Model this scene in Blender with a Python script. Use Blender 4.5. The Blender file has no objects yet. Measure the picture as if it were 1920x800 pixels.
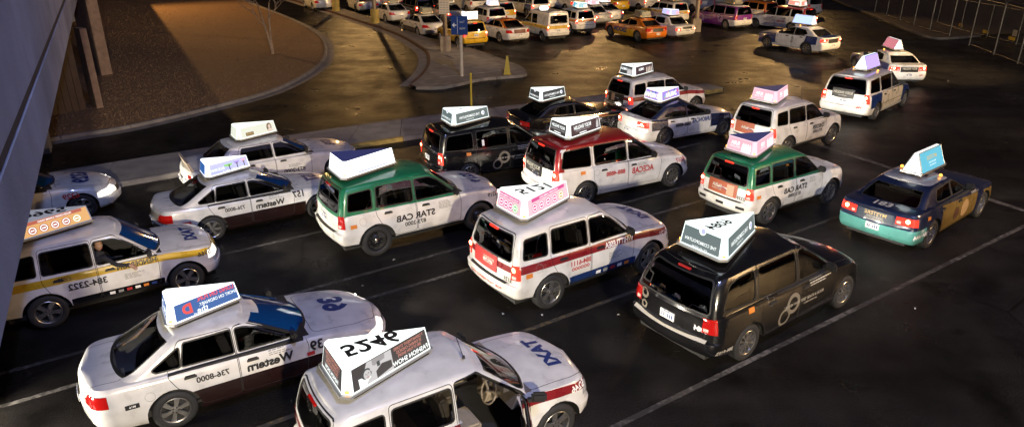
import bpy, bmesh, math, random
import numpy as np
from mathutils import Vector, Matrix
from mathutils.bvhtree import BVHTree
R = math.radians
random.seed(7)
SC = bpy.context.scene
COL = SC.collection

# ------------------------------------------------------------------ camera
CAM_H, CAM_PITCH, CAM_F = 7.35, R(22.3), 1320.0
cd = bpy.data.cameras.new('camera'); cam = bpy.data.objects.new('camera', cd); COL.objects.link(cam)
cam.location = (0, 0, CAM_H); cam.rotation_euler = (math.pi / 2 - CAM_PITCH, 0, 0)
cd.sensor_fit = 'HORIZONTAL'; cd.sensor_width = 36; cd.lens = CAM_F / 1920 * 36; cd.clip_end = 2000; cd.clip_start = .05
SC.camera = cam
# ------------------------------------------------------------------ night sky and faint city glow
wd = bpy.data.worlds.new('World'); SC.world = wd; wd.use_nodes = True
wn = wd.node_tree; bg = wn.nodes['Background']
sky = wn.nodes.new('ShaderNodeTexSky'); sky.sky_type = 'NISHITA'; sky.sun_disc = False
sky.sun_elevation = R(-4.0); sky.sun_rotation = R(60); sky.altitude = 600
tint = wn.nodes.new('ShaderNodeMix'); tint.data_type = 'RGBA'; tint.blend_type = 'MULTIPLY'
tint.inputs['Factor'].default_value = 1.0; tint.inputs['B'].default_value = (1.0, .80, .95, 1)
wn.links.new(sky.outputs[0], tint.inputs['A']); wn.links.new(tint.outputs['Result'], bg.inputs[0]); bg.inputs[1].default_value = 0.15
sl = bpy.data.lights.new('sky_glow', 'SUN'); sl.energy = .12; sl.angle = R(40); sl.color = (.62, .56, 1.0)
so = bpy.data.objects.new('sky_glow', sl); COL.objects.link(so)
so.rotation_euler = Vector((-.8, .5, -1.2)).to_track_quat('-Z', 'Y').to_euler()
SC.view_settings.view_transform = 'Standard'; SC.view_settings.look = 'None'
SC.view_settings.exposure = 0.38; SC.view_settings.gamma = 1.0; SC.view_settings.use_curve_mapping = False
cy = SC.cycles
cy.use_denoising = True; cy.max_bounces = 6; cy.diffuse_bounces = 2; cy.glossy_bounces = 3; cy.transparent_max_bounces = 8
cy.transmission_bounces = 2; cy.sample_clamp_indirect = 4; cy.caustics_reflective = False; cy.caustics_refractive = False
try: cy.use_light_tree = True
except Exception: pass

# ------------------------------------------------------------------ materials
MATS = {}
def nodes(m):
    m.use_nodes = True; return m.node_tree, m.node_tree.nodes['Principled BSDF']
def mat(key, col, rough=.5, metal=0., coat=0., emit=None, es=0., spec=.5, noise=0., nscale=8., rnoise=0., bump=0., bscale=60.):
    if key in MATS: return MATS[key]
    m = bpy.data.materials.new(key); nt, b = nodes(m)
    b.inputs['Base Color'].default_value = (*col, 1); b.inputs['Roughness'].default_value = rough
    b.inputs['Metallic'].default_value = metal; b.inputs['Coat Weight'].default_value = coat
    b.inputs['Coat Roughness'].default_value = .06; b.inputs['Specular IOR Level'].default_value = spec
    if emit is not None:
        b.inputs['Emission Color'].default_value = (*emit, 1); b.inputs['Emission Strength'].default_value = es
    if noise or rnoise or bump:
        tc = nt.nodes.new('ShaderNodeTexCoord'); nz = nt.nodes.new('ShaderNodeTexNoise')
        nz.inputs['Scale'].default_value = nscale; nz.inputs['Detail'].default_value = 6
        nt.links.new(tc.outputs['Object'], nz.inputs['Vector'])
        if noise:
            mr = nt.nodes.new('ShaderNodeMapRange'); mr.inputs['From Min'].default_value = .3; mr.inputs['From Max'].default_value = .7
            mr.inputs['To Min'].default_value = 1 - noise; mr.inputs['To Max'].default_value = 1 + noise * .5
            nt.links.new(nz.outputs[0], mr.inputs['Value'])
            mx = nt.nodes.new('ShaderNodeMix'); mx.data_type = 'RGBA'; mx.blend_type = 'MULTIPLY'; mx.inputs['Factor'].default_value = 1
            mx.inputs['A'].default_value = (*col, 1); nt.links.new(mr.outputs[0], mx.inputs['B']); nt.links.new(mx.outputs['Result'], b.inputs['Base Color'])
        if rnoise:
            mr = nt.nodes.new('ShaderNodeMapRange'); mr.inputs['From Min'].default_value = .3; mr.inputs['From Max'].default_value = .7
            mr.inputs['To Min'].default_value = max(0, rough - rnoise); mr.inputs['To Max'].default_value = rough + rnoise
            nt.links.new(nz.outputs[0], mr.inputs['Value']); nt.links.new(mr.outputs[0], b.inputs['Roughness'])
        if bump:
            n2 = nt.nodes.new('ShaderNodeTexNoise'); n2.inputs['Scale'].default_value = bscale; n2.inputs['Detail'].default_value = 4
            nt.links.new(tc.outputs['Object'], n2.inputs['Vector'])
            bp = nt.nodes.new('ShaderNodeBump'); bp.inputs['Strength'].default_value = bump; bp.inputs['Distance'].default_value = .02
            nt.links.new(n2.outputs[0], bp.inputs['Height']); nt.links.new(bp.outputs[0], b.inputs['Normal'])
    MATS[key] = m; return m
def paint(key, col, rough=.32):
    if max(col) < .02: return mat('paint_' + key, col, .20, 0, .7, noise=.1, nscale=2.5, rnoise=.06, spec=.7)
    return mat('paint_' + key, col, rough, 0, .8, noise=.17, nscale=3.2, rnoise=.09)
def glass(key, tintc, refl=(1, 1, 1), f0=.06):
    if key in MATS: return MATS[key]
    m = bpy.data.materials.new(key); m.use_nodes = True; nt = m.node_tree; nt.nodes.clear()
    out = nt.nodes.new('ShaderNodeOutputMaterial'); mx = nt.nodes.new('ShaderNodeMixShader')
    tr = nt.nodes.new('ShaderNodeBsdfTransparent'); tr.inputs[0].default_value = (*tintc, 1)
    gl = nt.nodes.new('ShaderNodeBsdfGlossy'); gl.inputs[0].default_value = (*refl, 1); gl.inputs['Roughness'].default_value = .015
    lw = nt.nodes.new('ShaderNodeLayerWeight'); lw.inputs[0].default_value = .5
    pw = nt.nodes.new('ShaderNodeMath'); pw.operation = 'POWER'; pw.inputs[1].default_value = 4
    nt.links.new(lw.outputs['Facing'], pw.inputs[0])
    mr = nt.nodes.new('ShaderNodeMapRange'); mr.inputs['To Min'].default_value = f0; mr.inputs['To Max'].default_value = 1
    nt.links.new(pw.outputs[0], mr.inputs['Value'])
    nt.links.new(mr.outputs[0], mx.inputs[0]); nt.links.new(tr.outputs[0], mx.inputs[1]); nt.links.new(gl.outputs[0], mx.inputs[2])
    nt.links.new(mx.outputs[0], out.inputs[0]); MATS[key] = m; return m
def emis(key, col, s): return mat('glow_' + key, (.03, .03, .03) if s > 0 else col, .4, emit=col, es=s)

M = {}
M['rubber'] = mat('rubber', (.012, .012, .012), .6)
M['trim'] = mat('trim_plastic', (.018, .018, .02), .55)
M['seam'] = mat('seam', (.01, .01, .01), .8)
M['tyre'] = mat('tyre', (.018, .018, .019), .75, noise=.3, nscale=30)
M['alloy'] = mat('alloy', (.50, .49, .47), .28, .9, noise=.3, nscale=14)
M['steel'] = mat('black_steel', (.015, .015, .016), .4, .3)
M['chrome'] = mat('chrome', (.75, .75, .75), .12, 1.)
M['glass'] = glass('tinted_glass', (.34, .35, .36))
M['dglass'] = glass('privacy_glass', (.035, .036, .04), f0=.07)
M['bluerefl'] = mat('windscreen_blue_reflection', (.003, .045, .17), .06, 0, 1.0, spec=.8)  # blue reflection put into the colour as an opaque base, not tinted glass
M['tail'] = mat('tail_lamp', (.28, .006, .006), .12, 0, 1.0, emit=(1, .02, .01), es=.12)
M['tailon'] = mat('tail_lamp_lit', (.30, .01, .008), .12, 0, 1.0, emit=(1, .04, .02), es=1.5)
M['tailcore'] = mat('tail_lamp_core', (.4, .02, .01), .2, emit=(1, .30, .12), es=22.)
M['headl'] = mat('head_lamp', (.55, .56, .58), .08, .35, 1.0)
M['headlens'] = mat('head_lamp_glow', (.55, .55, .55), .1, 0, 1.0, emit=(1, .92, .80), es=1.1)
M['headon'] = mat('head_lamp_lit', (.6, .6, .6), .1, 0, 1.0, emit=(1, .93, .82), es=9)
M['revl'] = mat('reverse_lens', (.55, .45, .42), .2, 0, .8)
M['amber'] = mat('amber_lamp', (.6, .2, .02), .2, emit=(1, .38, .05), es=3.0)
M['amberoff'] = mat('amber_lens', (.55, .18, .02), .2, emit=(1, .38, .05), es=.25)
M['seat'] = mat('seat_fabric', (.10, .09, .08), .9, noise=.2, nscale=20)
M['seatlight'] = mat('seat_leather_tan', (.30, .25, .19), .6, noise=.15, nscale=10)
M['cabin'] = mat('cabin_dark', (.02, .02, .021), .8)
M['plate'] = mat('number_plate', (.62, .62, .60), .5)
M['silver'] = mat('aluminium', (.45, .45, .44), .4, .8)
M['orange'] = mat('permit_orange', (.62, .20, .03), .5)
M['white'] = mat('print_white', (.75, .75, .75), .5)
M['black'] = mat('print_black', (.012, .012, .014), .5)
M['navyp'] = mat('print_navy', (.015, .035, .16), .5)
M['redp'] = mat('print_red', (.42, .03, .03), .5)
M['grey'] = mat('print_grey', (.22, .22, .22), .6)

# ------------------------------------------------------------------ mesh helpers
def link(o, parent=None):
    COL.objects.link(o)
    if parent is not None: o.parent = parent
    return o
def mesh_obj(name, me, parent=None, loc=None, rot=None):
    o = bpy.data.objects.new(name, me); link(o, parent)
    if loc is not None: o.location = loc
    if rot is not None: o.rotation_euler = rot
    return o
def me_from(name, verts, faces, mats, midx=None, smooth=False, angle=None):
    me = bpy.data.meshes.new(name); me.from_pydata([tuple(v) for v in verts], [], faces)
    for m in (mats if isinstance(mats, (list, tuple)) else [mats]): me.materials.append(m)
    if midx is not None: me.polygons.foreach_set('material_index', midx)
    if smooth:
        me.shade_smooth()
        if angle: me.set_sharp_from_angle(angle=R(angle))
    me.update(); return me
def me_bm(name, bm, mats, smooth=True, angle=35):
    me = bpy.data.meshes.new(name); bm.to_mesh(me)
    for m in (mats if isinstance(mats, (list, tuple)) else [mats]): me.materials.append(m)
    if smooth:
        me.shade_smooth()
        if angle: me.set_sharp_from_angle(angle=R(angle))
    me.update(); return me
class G:
    """collects boxes, tubes, lathes and polygons into one mesh"""
    def __init__(s): s.v = []; s.f = []; s.m = []
    def add(s, v, f, mi=0):
        n = len(s.v); s.v += [tuple(p) for p in v]; s.f += [[i + n for i in q] for q in f]; s.m += [mi] * len(f); return s
    def box(s, c, d, rz=0., mi=0, top=None, mat4=None):
        cx, cy_, cz = c; a, b, h = d[0] / 2, d[1] / 2, d[2] / 2; t = top or (1, 1); vs = []
        for z, k in ((-h, (1, 1)), (h, t)):
            for x, y in ((-a, -b), (a, -b), (a, b), (-a, b)):
                x2, y2 = x * k[0], y * k[1]
                p = Vector((x2 * math.cos(rz) - y2 * math.sin(rz), x2 * math.sin(rz) + y2 * math.cos(rz), z))
                if mat4 is not None: p = mat4 @ p
                vs.append((p.x + cx, p.y + cy_, p.z + cz))
        return s.add(vs, [[0, 3, 2, 1], [4, 5, 6, 7], [0, 1, 5, 4], [1, 2, 6, 5], [2, 3, 7, 6], [3, 0, 4, 7]], mi)
    def tube(s, pts, rad, n=8, mi=0, caps=True):
        pts = [Vector(p) for p in pts]; rs = rad if isinstance(rad, (list, tuple)) else [rad] * len(pts); vs = []; fs = []
        for i, p in enumerate(pts):
            d = (pts[min(i + 1, len(pts) - 1)] - pts[max(i - 1, 0)]).normalized()
            u = d.cross(Vector((0, 0, 1)) if abs(d.z) < .95 else Vector((1, 0, 0))).normalized(); w = d.cross(u)
            for k in range(n):
                a = 2 * math.pi * k / n; vs.append(p + (u * math.cos(a) + w * math.sin(a)) * rs[i])
        for i in range(len(pts) - 1):
            for k in range(n):
                k2 = (k + 1) % n; fs.append([i * n + k, i * n + k2, (i + 1) * n + k2, (i + 1) * n + k])
        if caps: fs.append(list(range(n))[::-1]); fs.append([(len(pts) - 1) * n + k for k in range(n)])
        return s.add(vs, fs, mi)
    def lathe(s, prof, n=24, axis='z', c=(0, 0, 0), mi=0):
        vs = []; fs = []
        for r_, h in prof:
            for k in range(n):
                a = 2 * math.pi * k / n; x, y = r_ * math.cos(a), r_ * math.sin(a)
                p = (x, y, h) if axis == 'z' else (x, h, y)
                vs.append((p[0] + c[0], p[1] + c[1], p[2] + c[2]))
        for i in range(len(prof) - 1):
            for k in range(n):
                k2 = (k + 1) % n; q = [i * n + k, i * n + k2, (i + 1) * n + k2, (i + 1) * n + k]
                fs.append(q if axis == 'z' else q[::-1])
        return s.add(vs, fs, mi)
    def prism(s, poly, z0, z1, mi=0):
        n = len(poly); vs = [(x, y, z0) for x, y in poly] + [(x, y, z1) for x, y in poly]
        fs = [list(range(n))[::-1], list(range(n, 2 * n))] + [[i, (i + 1) % n, n + (i + 1) % n, n + i] for i in range(n)]
        return s.add(vs, fs, mi)
    def xf(s, mtx):
        s.v = [tuple(mtx @ Vector(p)) for p in s.v]; return s
    def me(s, name, mats, smooth=False, angle=35):
        return me_from(name, s.v, s.f, mats, s.m, smooth, angle)
    def obj(s, name, mats, parent=None, smooth=False, angle=35, loc=None, rot=None):
        return mesh_obj(name, s.me(name, mats, smooth, angle), parent, loc, rot)
def tag(o, label=None, cat=None, group=None, kind=None):
    for k, v in (('label', label), ('category', cat), ('group', group), ('kind', kind)):
        if v: o[k] = v
    return o
def empty(name, loc=(0, 0, 0), rz=0., sc=1.):
    o = bpy.data.objects.new(name, None); link(o); o.location = loc; o.rotation_euler = (0, 0, rz); o.scale = (sc, sc, sc)
    o.empty_display_size = .3; return o
FWD = Vector((0, math.cos(CAM_PITCH), -math.sin(CAM_PITCH))); UPV = Vector((0, math.sin(CAM_PITCH), math.cos(CAM_PITCH)))
def gp(x, y, z=0.):
    """photograph pixel -> point on the level z (the ground unless said otherwise)"""
    d = FWD * CAM_F + Vector((1, 0, 0)) * (x - 960) - UPV * (y - 400)
    t = (z - CAM_H) / d.z; return Vector((0, 0, CAM_H)) + d * t
def curve(pts):
    xs = np.array([p[0] for p in pts], float); ys = np.array([p[1] for p in pts], float)
    h = np.diff(xs); dl = np.diff(ys) / h; n = len(xs); d = np.zeros(n)
    for i in range(1, n - 1):
        if dl[i - 1] * dl[i] > 0:
            w1 = 2 * h[i] + h[i - 1]; w2 = h[i] + 2 * h[i - 1]; d[i] = (w1 + w2) / (w1 / dl[i - 1] + w2 / dl[i])
    d[0] = dl[0]; d[-1] = dl[-1]
    def f(x):
        x = min(max(x, xs[0]), xs[-1]); i = int(min(np.searchsorted(xs, x, 'right') - 1, n - 2)); i = max(i, 0)
        t = (x - xs[i]) / h[i]
        return float((1 + 2 * t) * (1 - t) ** 2 * ys[i] + t * (1 - t) ** 2 * h[i] * d[i] + t * t * (3 - 2 * t) * ys[i + 1] + t * t * (t - 1) * h[i] * d[i + 1])
    return f
def roundpoly(pts, r, n=4):
    out = []; N = len(pts)
    for i in range(N):
        p = Vector(pts[i]); a = Vector(pts[i - 1]) - p; b = Vector(pts[(i + 1) % N]) - p
        k = min(r, a.length * .45, b.length * .45); A = p + a.normalized() * k; B = p + b.normalized() * k
        for j in range(n + 1):
            t = j / n; out.append(tuple((1 - t) ** 2 * A + 2 * t * (1 - t) * p + t * t * B))
    return out
def growpoly(pts, d):
    """offset a convex polygon outwards by d"""
    n = len(pts); ar = sum(pts[i][0] * pts[(i + 1) % n][1] - pts[(i + 1) % n][0] * pts[i][1] for i in range(n))
    s = 1 if ar > 0 else -1; out = []
    for i in range(n):
        p0, p1, p2 = Vector(pts[i - 1]), Vector(pts[i]), Vector(pts[(i + 1) % n])
        e1 = (p1 - p0).normalized(); e2 = (p2 - p1).normalized()
        n1 = Vector((e1.y, -e1.x)) * s; n2 = Vector((e2.y, -e2.x)) * s
        b = n1 + n2; k = d * 2 / max(b.length_squared, .4); out.append(tuple(p1 + b * k))
    return out
# ------------------------------------------------------------------ lettering
_TC = {}
def text_geo(s, bold=.0):
    k = (s, bold)
    if k in _TC: return _TC[k]
    cu = bpy.data.curves.new('lettering', 'FONT'); cu.body = s; cu.size = 1.0; cu.resolution_u = 3; cu.offset = bold
    o = bpy.data.objects.new('lettering', cu); ev = o; me = o.to_mesh()
    bm = bmesh.new(); bm.from_mesh(me)
    for k in range(-1, 5): bmesh.ops.bisect_plane(bm, geom=bm.verts[:] + bm.edges[:] + bm.faces[:], dist=1e-4, plane_co=(0, k * .17 + .02, 0), plane_no=(0, 1, 0))
    bm.verts.index_update(); v = [(p.co.x, p.co.y) for p in bm.verts]; f = [[q.index for q in p.verts] for p in bm.faces]; bm.free()
    ev.to_mesh_clear(); bpy.data.objects.remove(o); bpy.data.curves.remove(cu)
    if v:
        x0 = min(p[0] for p in v); x1 = max(p[0] for p in v); y0 = min(p[1] for p in v); y1 = max(p[1] for p in v)
    else: x0 = x1 = y0 = y1 = 0
    # u,v centred; height 1 = glyph box height
    h = max(y1 - y0, 1e-3)
    _TC[k] = ([((p[0] - (x0 + x1) / 2) / h, (p[1] - (y0 + y1) / 2) / h) for p in v], f, (x1 - x0) / h); return _TC[k]
# ------------------------------------------------------------------ vehicle bodies
def loop(xf, xr, w, bf, br, rf, rr, taper, nf=8, nc=6, ns=40, nr=8):
    """half outline in plan from the nose centre to the tail centre, y >= 0"""
    P = []
    def fr(y): return xf - bf * (y / w) ** 2
    def re(y): return xr + br * (y / w) ** 2
    for i in range(nf): y = (w - rf) * i / nf; P.append((fr(y), y))
    y0 = w - rf; xa = fr(y0); xb = xa - rf - bf * .45
    for i in range(nc): t = i / nc; P.append((xa * (1 - t) ** 2 + 2 * t * (1 - t) * (xa - bf * .2) + t * t * xb, y0 + rf * (1 - (1 - t) ** 2)))
    y1 = w - rr; xc = re(y1); xd = xc + rr + br * .3
    for i in range(ns): t = i / ns; P.append((xb + (xd - xb) * t, w))
    for i in range(nc): t = i / nc; P.append((xd * (1 - t) ** 2 + 2 * t * (1 - t) * (xc + br * .15) + t * t * xc, w - rr * t * t))
    for i in range(nr + 1): y = y1 * (1 - i / nr); P.append((re(y), y))
    xm = (xf + xr) / 2; L = (xf - xr) / 2; out = []
    for x, y in P:
        q = (x - xm) / L
        k = 1 - (taper[0] * max(0, (q - .35) / .65) ** 2 if q > 0 else taper[1] * max(0, (-q - .35) / .65) ** 2)
        out.append((x, y * k))
    return out
LOW, GHS, ROOF, CAP = 0, 1, 2, 3
def build_shell(S):
    bm = bmesh.new(); zl = bm.faces.layers.int.new('zone'); pl = bm.faces.layers.int.new('part')
    zlow, zsh, crown = curve(S['zlow']), curve(S['zsh']), curve(S['crown'])
    W = S['W']; ax = (0., S['wb'])
    def grid(rows, zone_of):
        """rows of half-outline points -> both halves"""
        n = len(rows[0])
        for sgn in (1, -1):
            vs = []
            for ri, row in enumerate(rows):
                vs.append([bm.verts.new((p[0], p[1] * sgn, p[2])) for p in row])
            for ri in range(len(rows) - 1):
                for i in range(n - 1):
                    a, b, c, d = vs[ri][i], vs[ri][i + 1], vs[ri + 1][i + 1], vs[ri + 1][i]
                    q = [a, b, c, d] if sgn > 0 else [d, c, b, a]
                    try:
                        f = bm.faces.new(q); f[zl] = zone_of(ri); f.material_index = 0
                    except ValueError: pass
    rows = []
    for t, i1, i2, wf in S['rings']:
        L = loop(S['xf'] - i1, S['xr'] + i2, W * wf, S['bow'][0], S['bow'][1], S['rad'][0], S['rad'][1], S['taper']); row = []
        for x, y in L:
            z = zlow(x) + (zsh(x) - zlow(x)) * t
            fl = 0
            for a in ax:
                d = math.hypot(x - a, z - S['r']) - S['arch']
                if y > W * .8: fl = max(fl, S['flare'] * math.exp(-(d / .055) ** 2))
            row.append((x, y + fl, z))
        rows.append(row)
    nring = len(rows); top = rows[-1]
    for k in (.93, .8, .6, .4, .2, 0.):
        rows.append([(x, y * k, z + crown(x) * (1 - k ** 2.2) ) for x, y, z in top])
    grid(rows, lambda ri: LOW if ri < nring - 1 else CAP)
    g = S['gh']; zr = curve(g['roof']); rows = []
    for u, xf, xr, w in g['rows']:
        bf = g['bow'][0] + (g['bow'][1] - g['bow'][0]) * u; br = g['bow'][2] + (g['bow'][3] - g['bow'][2]) * u
        L = loop(xf, xr, w, bf, br, g['rad'][0], g['rad'][1], (0, 0), ns=34)
        rows.append([(x, y, (zsh(x) - .03) + (zr(x) - zsh(x) + .03) * u) for x, y in L])
    ng = len(rows); top = rows[-1]
    for k in (.9, .75, .5, .25, 0.):
        rows.append([(x, y * k, z + g['crown'] * (1 - k * k)) for x, y, z in top])
    grid(rows, lambda ri: GHS if ri < ng - 1 else ROOF)
    bmesh.ops.remove_doubles(bm, verts=bm.verts[:], dist=1e-4)
    # open the deck below the cabin
    b0 = g['rows'][0]; b9 = g['rows'][3]; kill = []
    def margin(x, run):
        rise = max(zr(x) - zsh(x), .2) * b9[0]; return .05 + (crown(x) + .035) * run / rise
    for f in bm.faces:
        if f[zl] == CAP:
            c = f.calc_center_median(); yy = (c.y / b0[3]) ** 2
            if abs(c.y) < b0[3] - .06 and b0[2] + g['bow'][2] * yy + margin(c.x, b9[2] - b0[2]) < c.x < b0[1] - g['bow'][0] * yy - margin(c.x, b0[1] - b9[1]): kill.append(f)
    bmesh.ops.delete(bm, geom=kill, context='FACES')
    bm.normal_update(); return bm
PROJ = {'side': (0, 2), 'top': (0, 1), 'rear': (1, 2)}
def poly_planes(poly, proj):
    n = len(poly); ar = sum(poly[i][0] * poly[(i + 1) % n][1] - poly[(i + 1) % n][0] * poly[i][1] for i in range(n)); s = 1 if ar > 0 else -1
    a, b = PROJ[proj]; out = []
    for i in range(n):
        p, q = poly[i], poly[(i + 1) % n]; e = (q[0] - p[0], q[1] - p[1])
        if math.hypot(*e) < 1e-6: continue
        co = [0, 0, 0]; no = [0, 0, 0]; co[a], co[b] = p; no[a], no[b] = e[1] * s, -e[0] * s
        out.append((Vector(co), Vector(no).normalized()))
    return out
def cut(bm, planes, sel):
    """split faces along the planes; return the faces inside all of them"""
    faces = [f for f in bm.faces if sel(f)]
    keep = []
    for f in faces:
        ok = True
        for co, no in planes:
            if all((v.co - co).dot(no) > 1e-6 for v in f.verts): ok = False; break
        if ok: keep.append(f)
    faces = keep
    for co, no in planes:
        if not faces: return []
        ed = set(); ve = set()
        for f in faces: ed.update(f.edges); ve.update(f.verts)
        r = bmesh.ops.bisect_plane(bm, geom=faces + list(ed) + list(ve), dist=1e-5, plane_co=co, plane_no=no)
        fs = {g for g in r['geom'] if isinstance(g, bmesh.types.BMFace)} | {f for f in faces if f.is_valid}
        faces = [f for f in fs if f.is_valid and (f.calc_center_median() - co).dot(no) < 0]
    return faces
def flip(poly): return [(-p[0], p[1]) for p in poly]
def extract(bm, faces, inset=0., skirt=True, mi_face=0, mi_skirt=1):
    """lift faces out of bm as a new bmesh, moved inwards (or outwards if negative) with a rim"""
    nb = bmesh.new(); mp = {}; nrm = {}
    for f in faces:
        for v in f.verts:
            nrm[v] = nrm.get(v, Vector()) + f.normal
    for v, n in nrm.items(): mp[v] = nb.verts.new(v.co - n.normalized() * inset)
    for f in faces:
        try: nf = nb.faces.new([mp[v] for v in f.verts]); nf.material_index = mi_face
        except ValueError: pass
    if skirt and inset:
        fs = set(faces); outer = {}
        for f in faces:
            for l in f.loops:
                e = l.edge
                if sum(1 for q in e.link_faces if q in fs) == 1:
                    a, b = l.vert, l.link_loop_next.vert
                    for v in (a, b):
                        if v not in outer: outer[v] = nb.verts.new(v.co.copy())
                    try: q = nb.faces.new([mp[b], mp[a], outer[a], outer[b]]); q.material_index = mi_skirt
                    except ValueError: pass
    bmesh.ops.delete(bm, geom=faces, context='FACES'); return nb
MODELS = {}
def build_model(name, S):
    bm = build_shell(S); zl = bm.faces.layers.int['zone']; pl = bm.faces.layers.int['part']
    bvh = BVHTree.FromBMesh(bm); parts = []; W = S['W']; r, A = S['r'], S['arch']
    # material slots of the body: 0 paint, 1 rubber/trim, 2 seam, 3.. livery
    def sside(s, z=None): return lambda f: f.normal.y * s > .3 and (z is None or f[zl] in z)
    for x in (0, S['wb']):
        poly = [(x + A * math.cos(R(a)), r + A * math.sin(R(a))) for a in range(0, 181, 12)] + [(x - A * 1.0, -.2), (x + A * 1.0, -.2)]
        for s in (1, -1):
            fs = cut(bm, poly_planes(poly, 'side'), lambda f: f[zl] == LOW and f.normal.y * s > .15)
            bmesh.ops.delete(bm, geom=fs, context='FACES')
    # sills in dark plastic
    if S.get('sill'):
        for s in (1, -1):
            for f in cut(bm, poly_planes([(S['xr'] - 1, -1), (S['xf'] + 1, -1), (S['xf'] + 1, S['sill']), (S['xr'] - 1, S['sill'])], 'side'), lambda f: f[zl] == LOW): f.material_index = 1
    # glazing
    g = 'dglass' if S.get('privacy') else 'glass'
    for wn_, poly, gm in S['windows']:
        rp = roundpoly(poly, S.get('wr', .05))
        for s in (1, -1):
            for f in cut(bm, poly_planes(growpoly(rp, .022), 'side'), lambda f: f[zl] in (GHS,) and f.normal.y * s > .3): f.material_index = 1
            fs = cut(bm, poly_planes(rp, 'side'), lambda f: f[zl] == GHS and f.normal.y * s > .3 and f.material_index == 1)
            if fs: parts.append((wn_, extract(bm, fs, .012), [gm, 'rubber'], s))
    for wn_, poly, sx, gm in (('windshield', S['wscreen'], 1, 'glass'), ('rear_window', S['rglass'], -1, S.get('rgm', 'glass'))):
        if poly is None: continue
        rp = roundpoly(poly, .07)
        for f in cut(bm, poly_planes(growpoly(rp, .025), 'rear'), lambda f: f[zl] in (GHS, LOW) and f.normal.x * sx > .25 and f.normal.z < .93): f.material_index = 1
        fs = cut(bm, poly_planes(rp, 'rear'), lambda f: f[zl] in (GHS, LOW) and f.normal.x * sx > .25 and f.material_index == 1)
        if fs: parts.append((wn_, extract(bm, fs, .010), [gm, 'rubber'], 0))
    # lamps
    def box_planes(x0, x1, y0, y1, z0, z1):
        o = []
        for i, (a, b) in enumerate(((x0, x1), (y0, y1), (z0, z1))):
            co = [0, 0, 0]; no = [0, 0, 0]; co[i] = b; no[i] = 1; o.append((Vector(co), Vector(no)))
            co = [0, 0, 0]; no = [0, 0, 0]; co[i] = a; no[i] = -1; o.append((Vector(co), Vector(no)))
        return o
    for s in (1, -1):
        x0, x1, y0, y1, z0, z1 = S['tail']; pln = box_planes(x0, x1, min(s * y0, s * y1), max(s * y0, s * y1), z0, z1)
        for co, no in S.get('tailx', []): pln.append((Vector((co[0], co[1] * s, co[2])), Vector((no[0], no[1] * s, no[2])).normalized()))
        fs = cut(bm, pln, lambda f: f[zl] in (LOW, GHS, CAP) and f.material_index == 0)
        if fs: parts.append(('taillight', extract(bm, fs, -.010), ['tail', 'rubber'], s))
        x0, x1, y0, y1, z0, z1 = S['head']; pln = box_planes(x0, x1, min(s * y0, s * y1), max(s * y0, s * y1), z0, z1)
        for co, no in S.get('headx', []): pln.append((Vector((co[0], co[1] * s, co[2])), Vector((no[0], no[1] * s, no[2])).normalized()))
        fs = cut(bm, pln, lambda f: f[zl] in (LOW, CAP) and f.material_index == 0)
        if fs: parts.append(('headlight', extract(bm, fs, -.006), ['headl', 'rubber'], s))
    # grille
    gx = S.get('grille')
    if gx:
        for f in cut(bm, poly_planes(roundpoly(gx, .05, 2), 'rear'), lambda f: f[zl] == LOW and f.normal.x > .5): f.material_index = 1
    # panel gaps, and the doors, bonnet and boot lid as panels of their own
    pid = 1; panels = []
    def panel(pname, poly, proj, sel, rr=.06):
        nonlocal pid
        rp = roundpoly(poly, rr, 3)
        for f in cut(bm, poly_planes(growpoly(rp, .005), proj), lambda f: sel(f)):
            f[pl] = -pid
        ins = cut(bm, poly_planes(growpoly(rp, -.005), proj), lambda f: f[pl] == -pid)
        si = set(ins)
        for f in bm.faces:
            if f[pl] == -pid:
                if f in si: f[pl] = pid
                else: f[pl] = 0; f.material_index = 2 if f.material_index == 0 else f.material_index
        panels.append((pid, pname)); pid += 1
    for poly in S['doors']:
        for s in (1, -1): panel('door', poly, 'side', lambda f: f[zl] in (LOW, GHS) and f.normal.y * s > .3 and f[pl] == 0)
    panel('hood', S['hood'], 'top', lambda f: f[zl] in (CAP, LOW) and f.normal.z > .25 and f[pl] == 0 and f.calc_center_median().x > 1.0 and f.material_index == 0, .12)
    pn, proj, poly = S['boot']
    if proj == 'rear': panel(pn, poly, 'rear', lambda f: f.normal.x < -.3 and f[pl] == 0 and f.calc_center_median().x < 0, .08)
    else: panel(pn, poly, 'top', lambda f: f[zl] in (CAP, LOW) and f.normal.z > .3 and f[pl] == 0 and f.calc_center_median().x < 0 and f.material_index == 0, .1)
    # loose parts shared by all copies
    sh = {}
    gg = G()
    gg.box(((S['xf'] + S['xr']) / 2, 0, .27), (S['xf'] - S['xr'] - .5, 2 * W - .5, .12)); sh['underbody'] = gg.me('underbody', M['cabin'])
    yi = W - .34; vs = []; n = 14; ga = G()
    for k in range(n + 1):
        a = math.pi * k / n
        for y in (-.34, -.02): vs.append((A * math.cos(a) * 1.005, y, A * math.sin(a) * 1.005))
    ga.add(vs, [[2 * k, 2 * k + 1, 2 * k + 3, 2 * k + 2] for k in range(n)] + [[2 * k for k in range(n + 1)]])
    arch_me = ga.me('wheel_arch', M['cabin'])
    mdl = dict(S=S, bm=bm, bvh=bvh, parts=[], panels=panels, sh=sh, name=name, arch=arch_me)
    for nme, b, ml, s in parts:
        me = me_bm(nme, b, [M[q] for q in ml], True, 40); mdl['parts'].append((nme, me, ml, s)); b.free()
    MODELS[name] = mdl; return mdl
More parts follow.
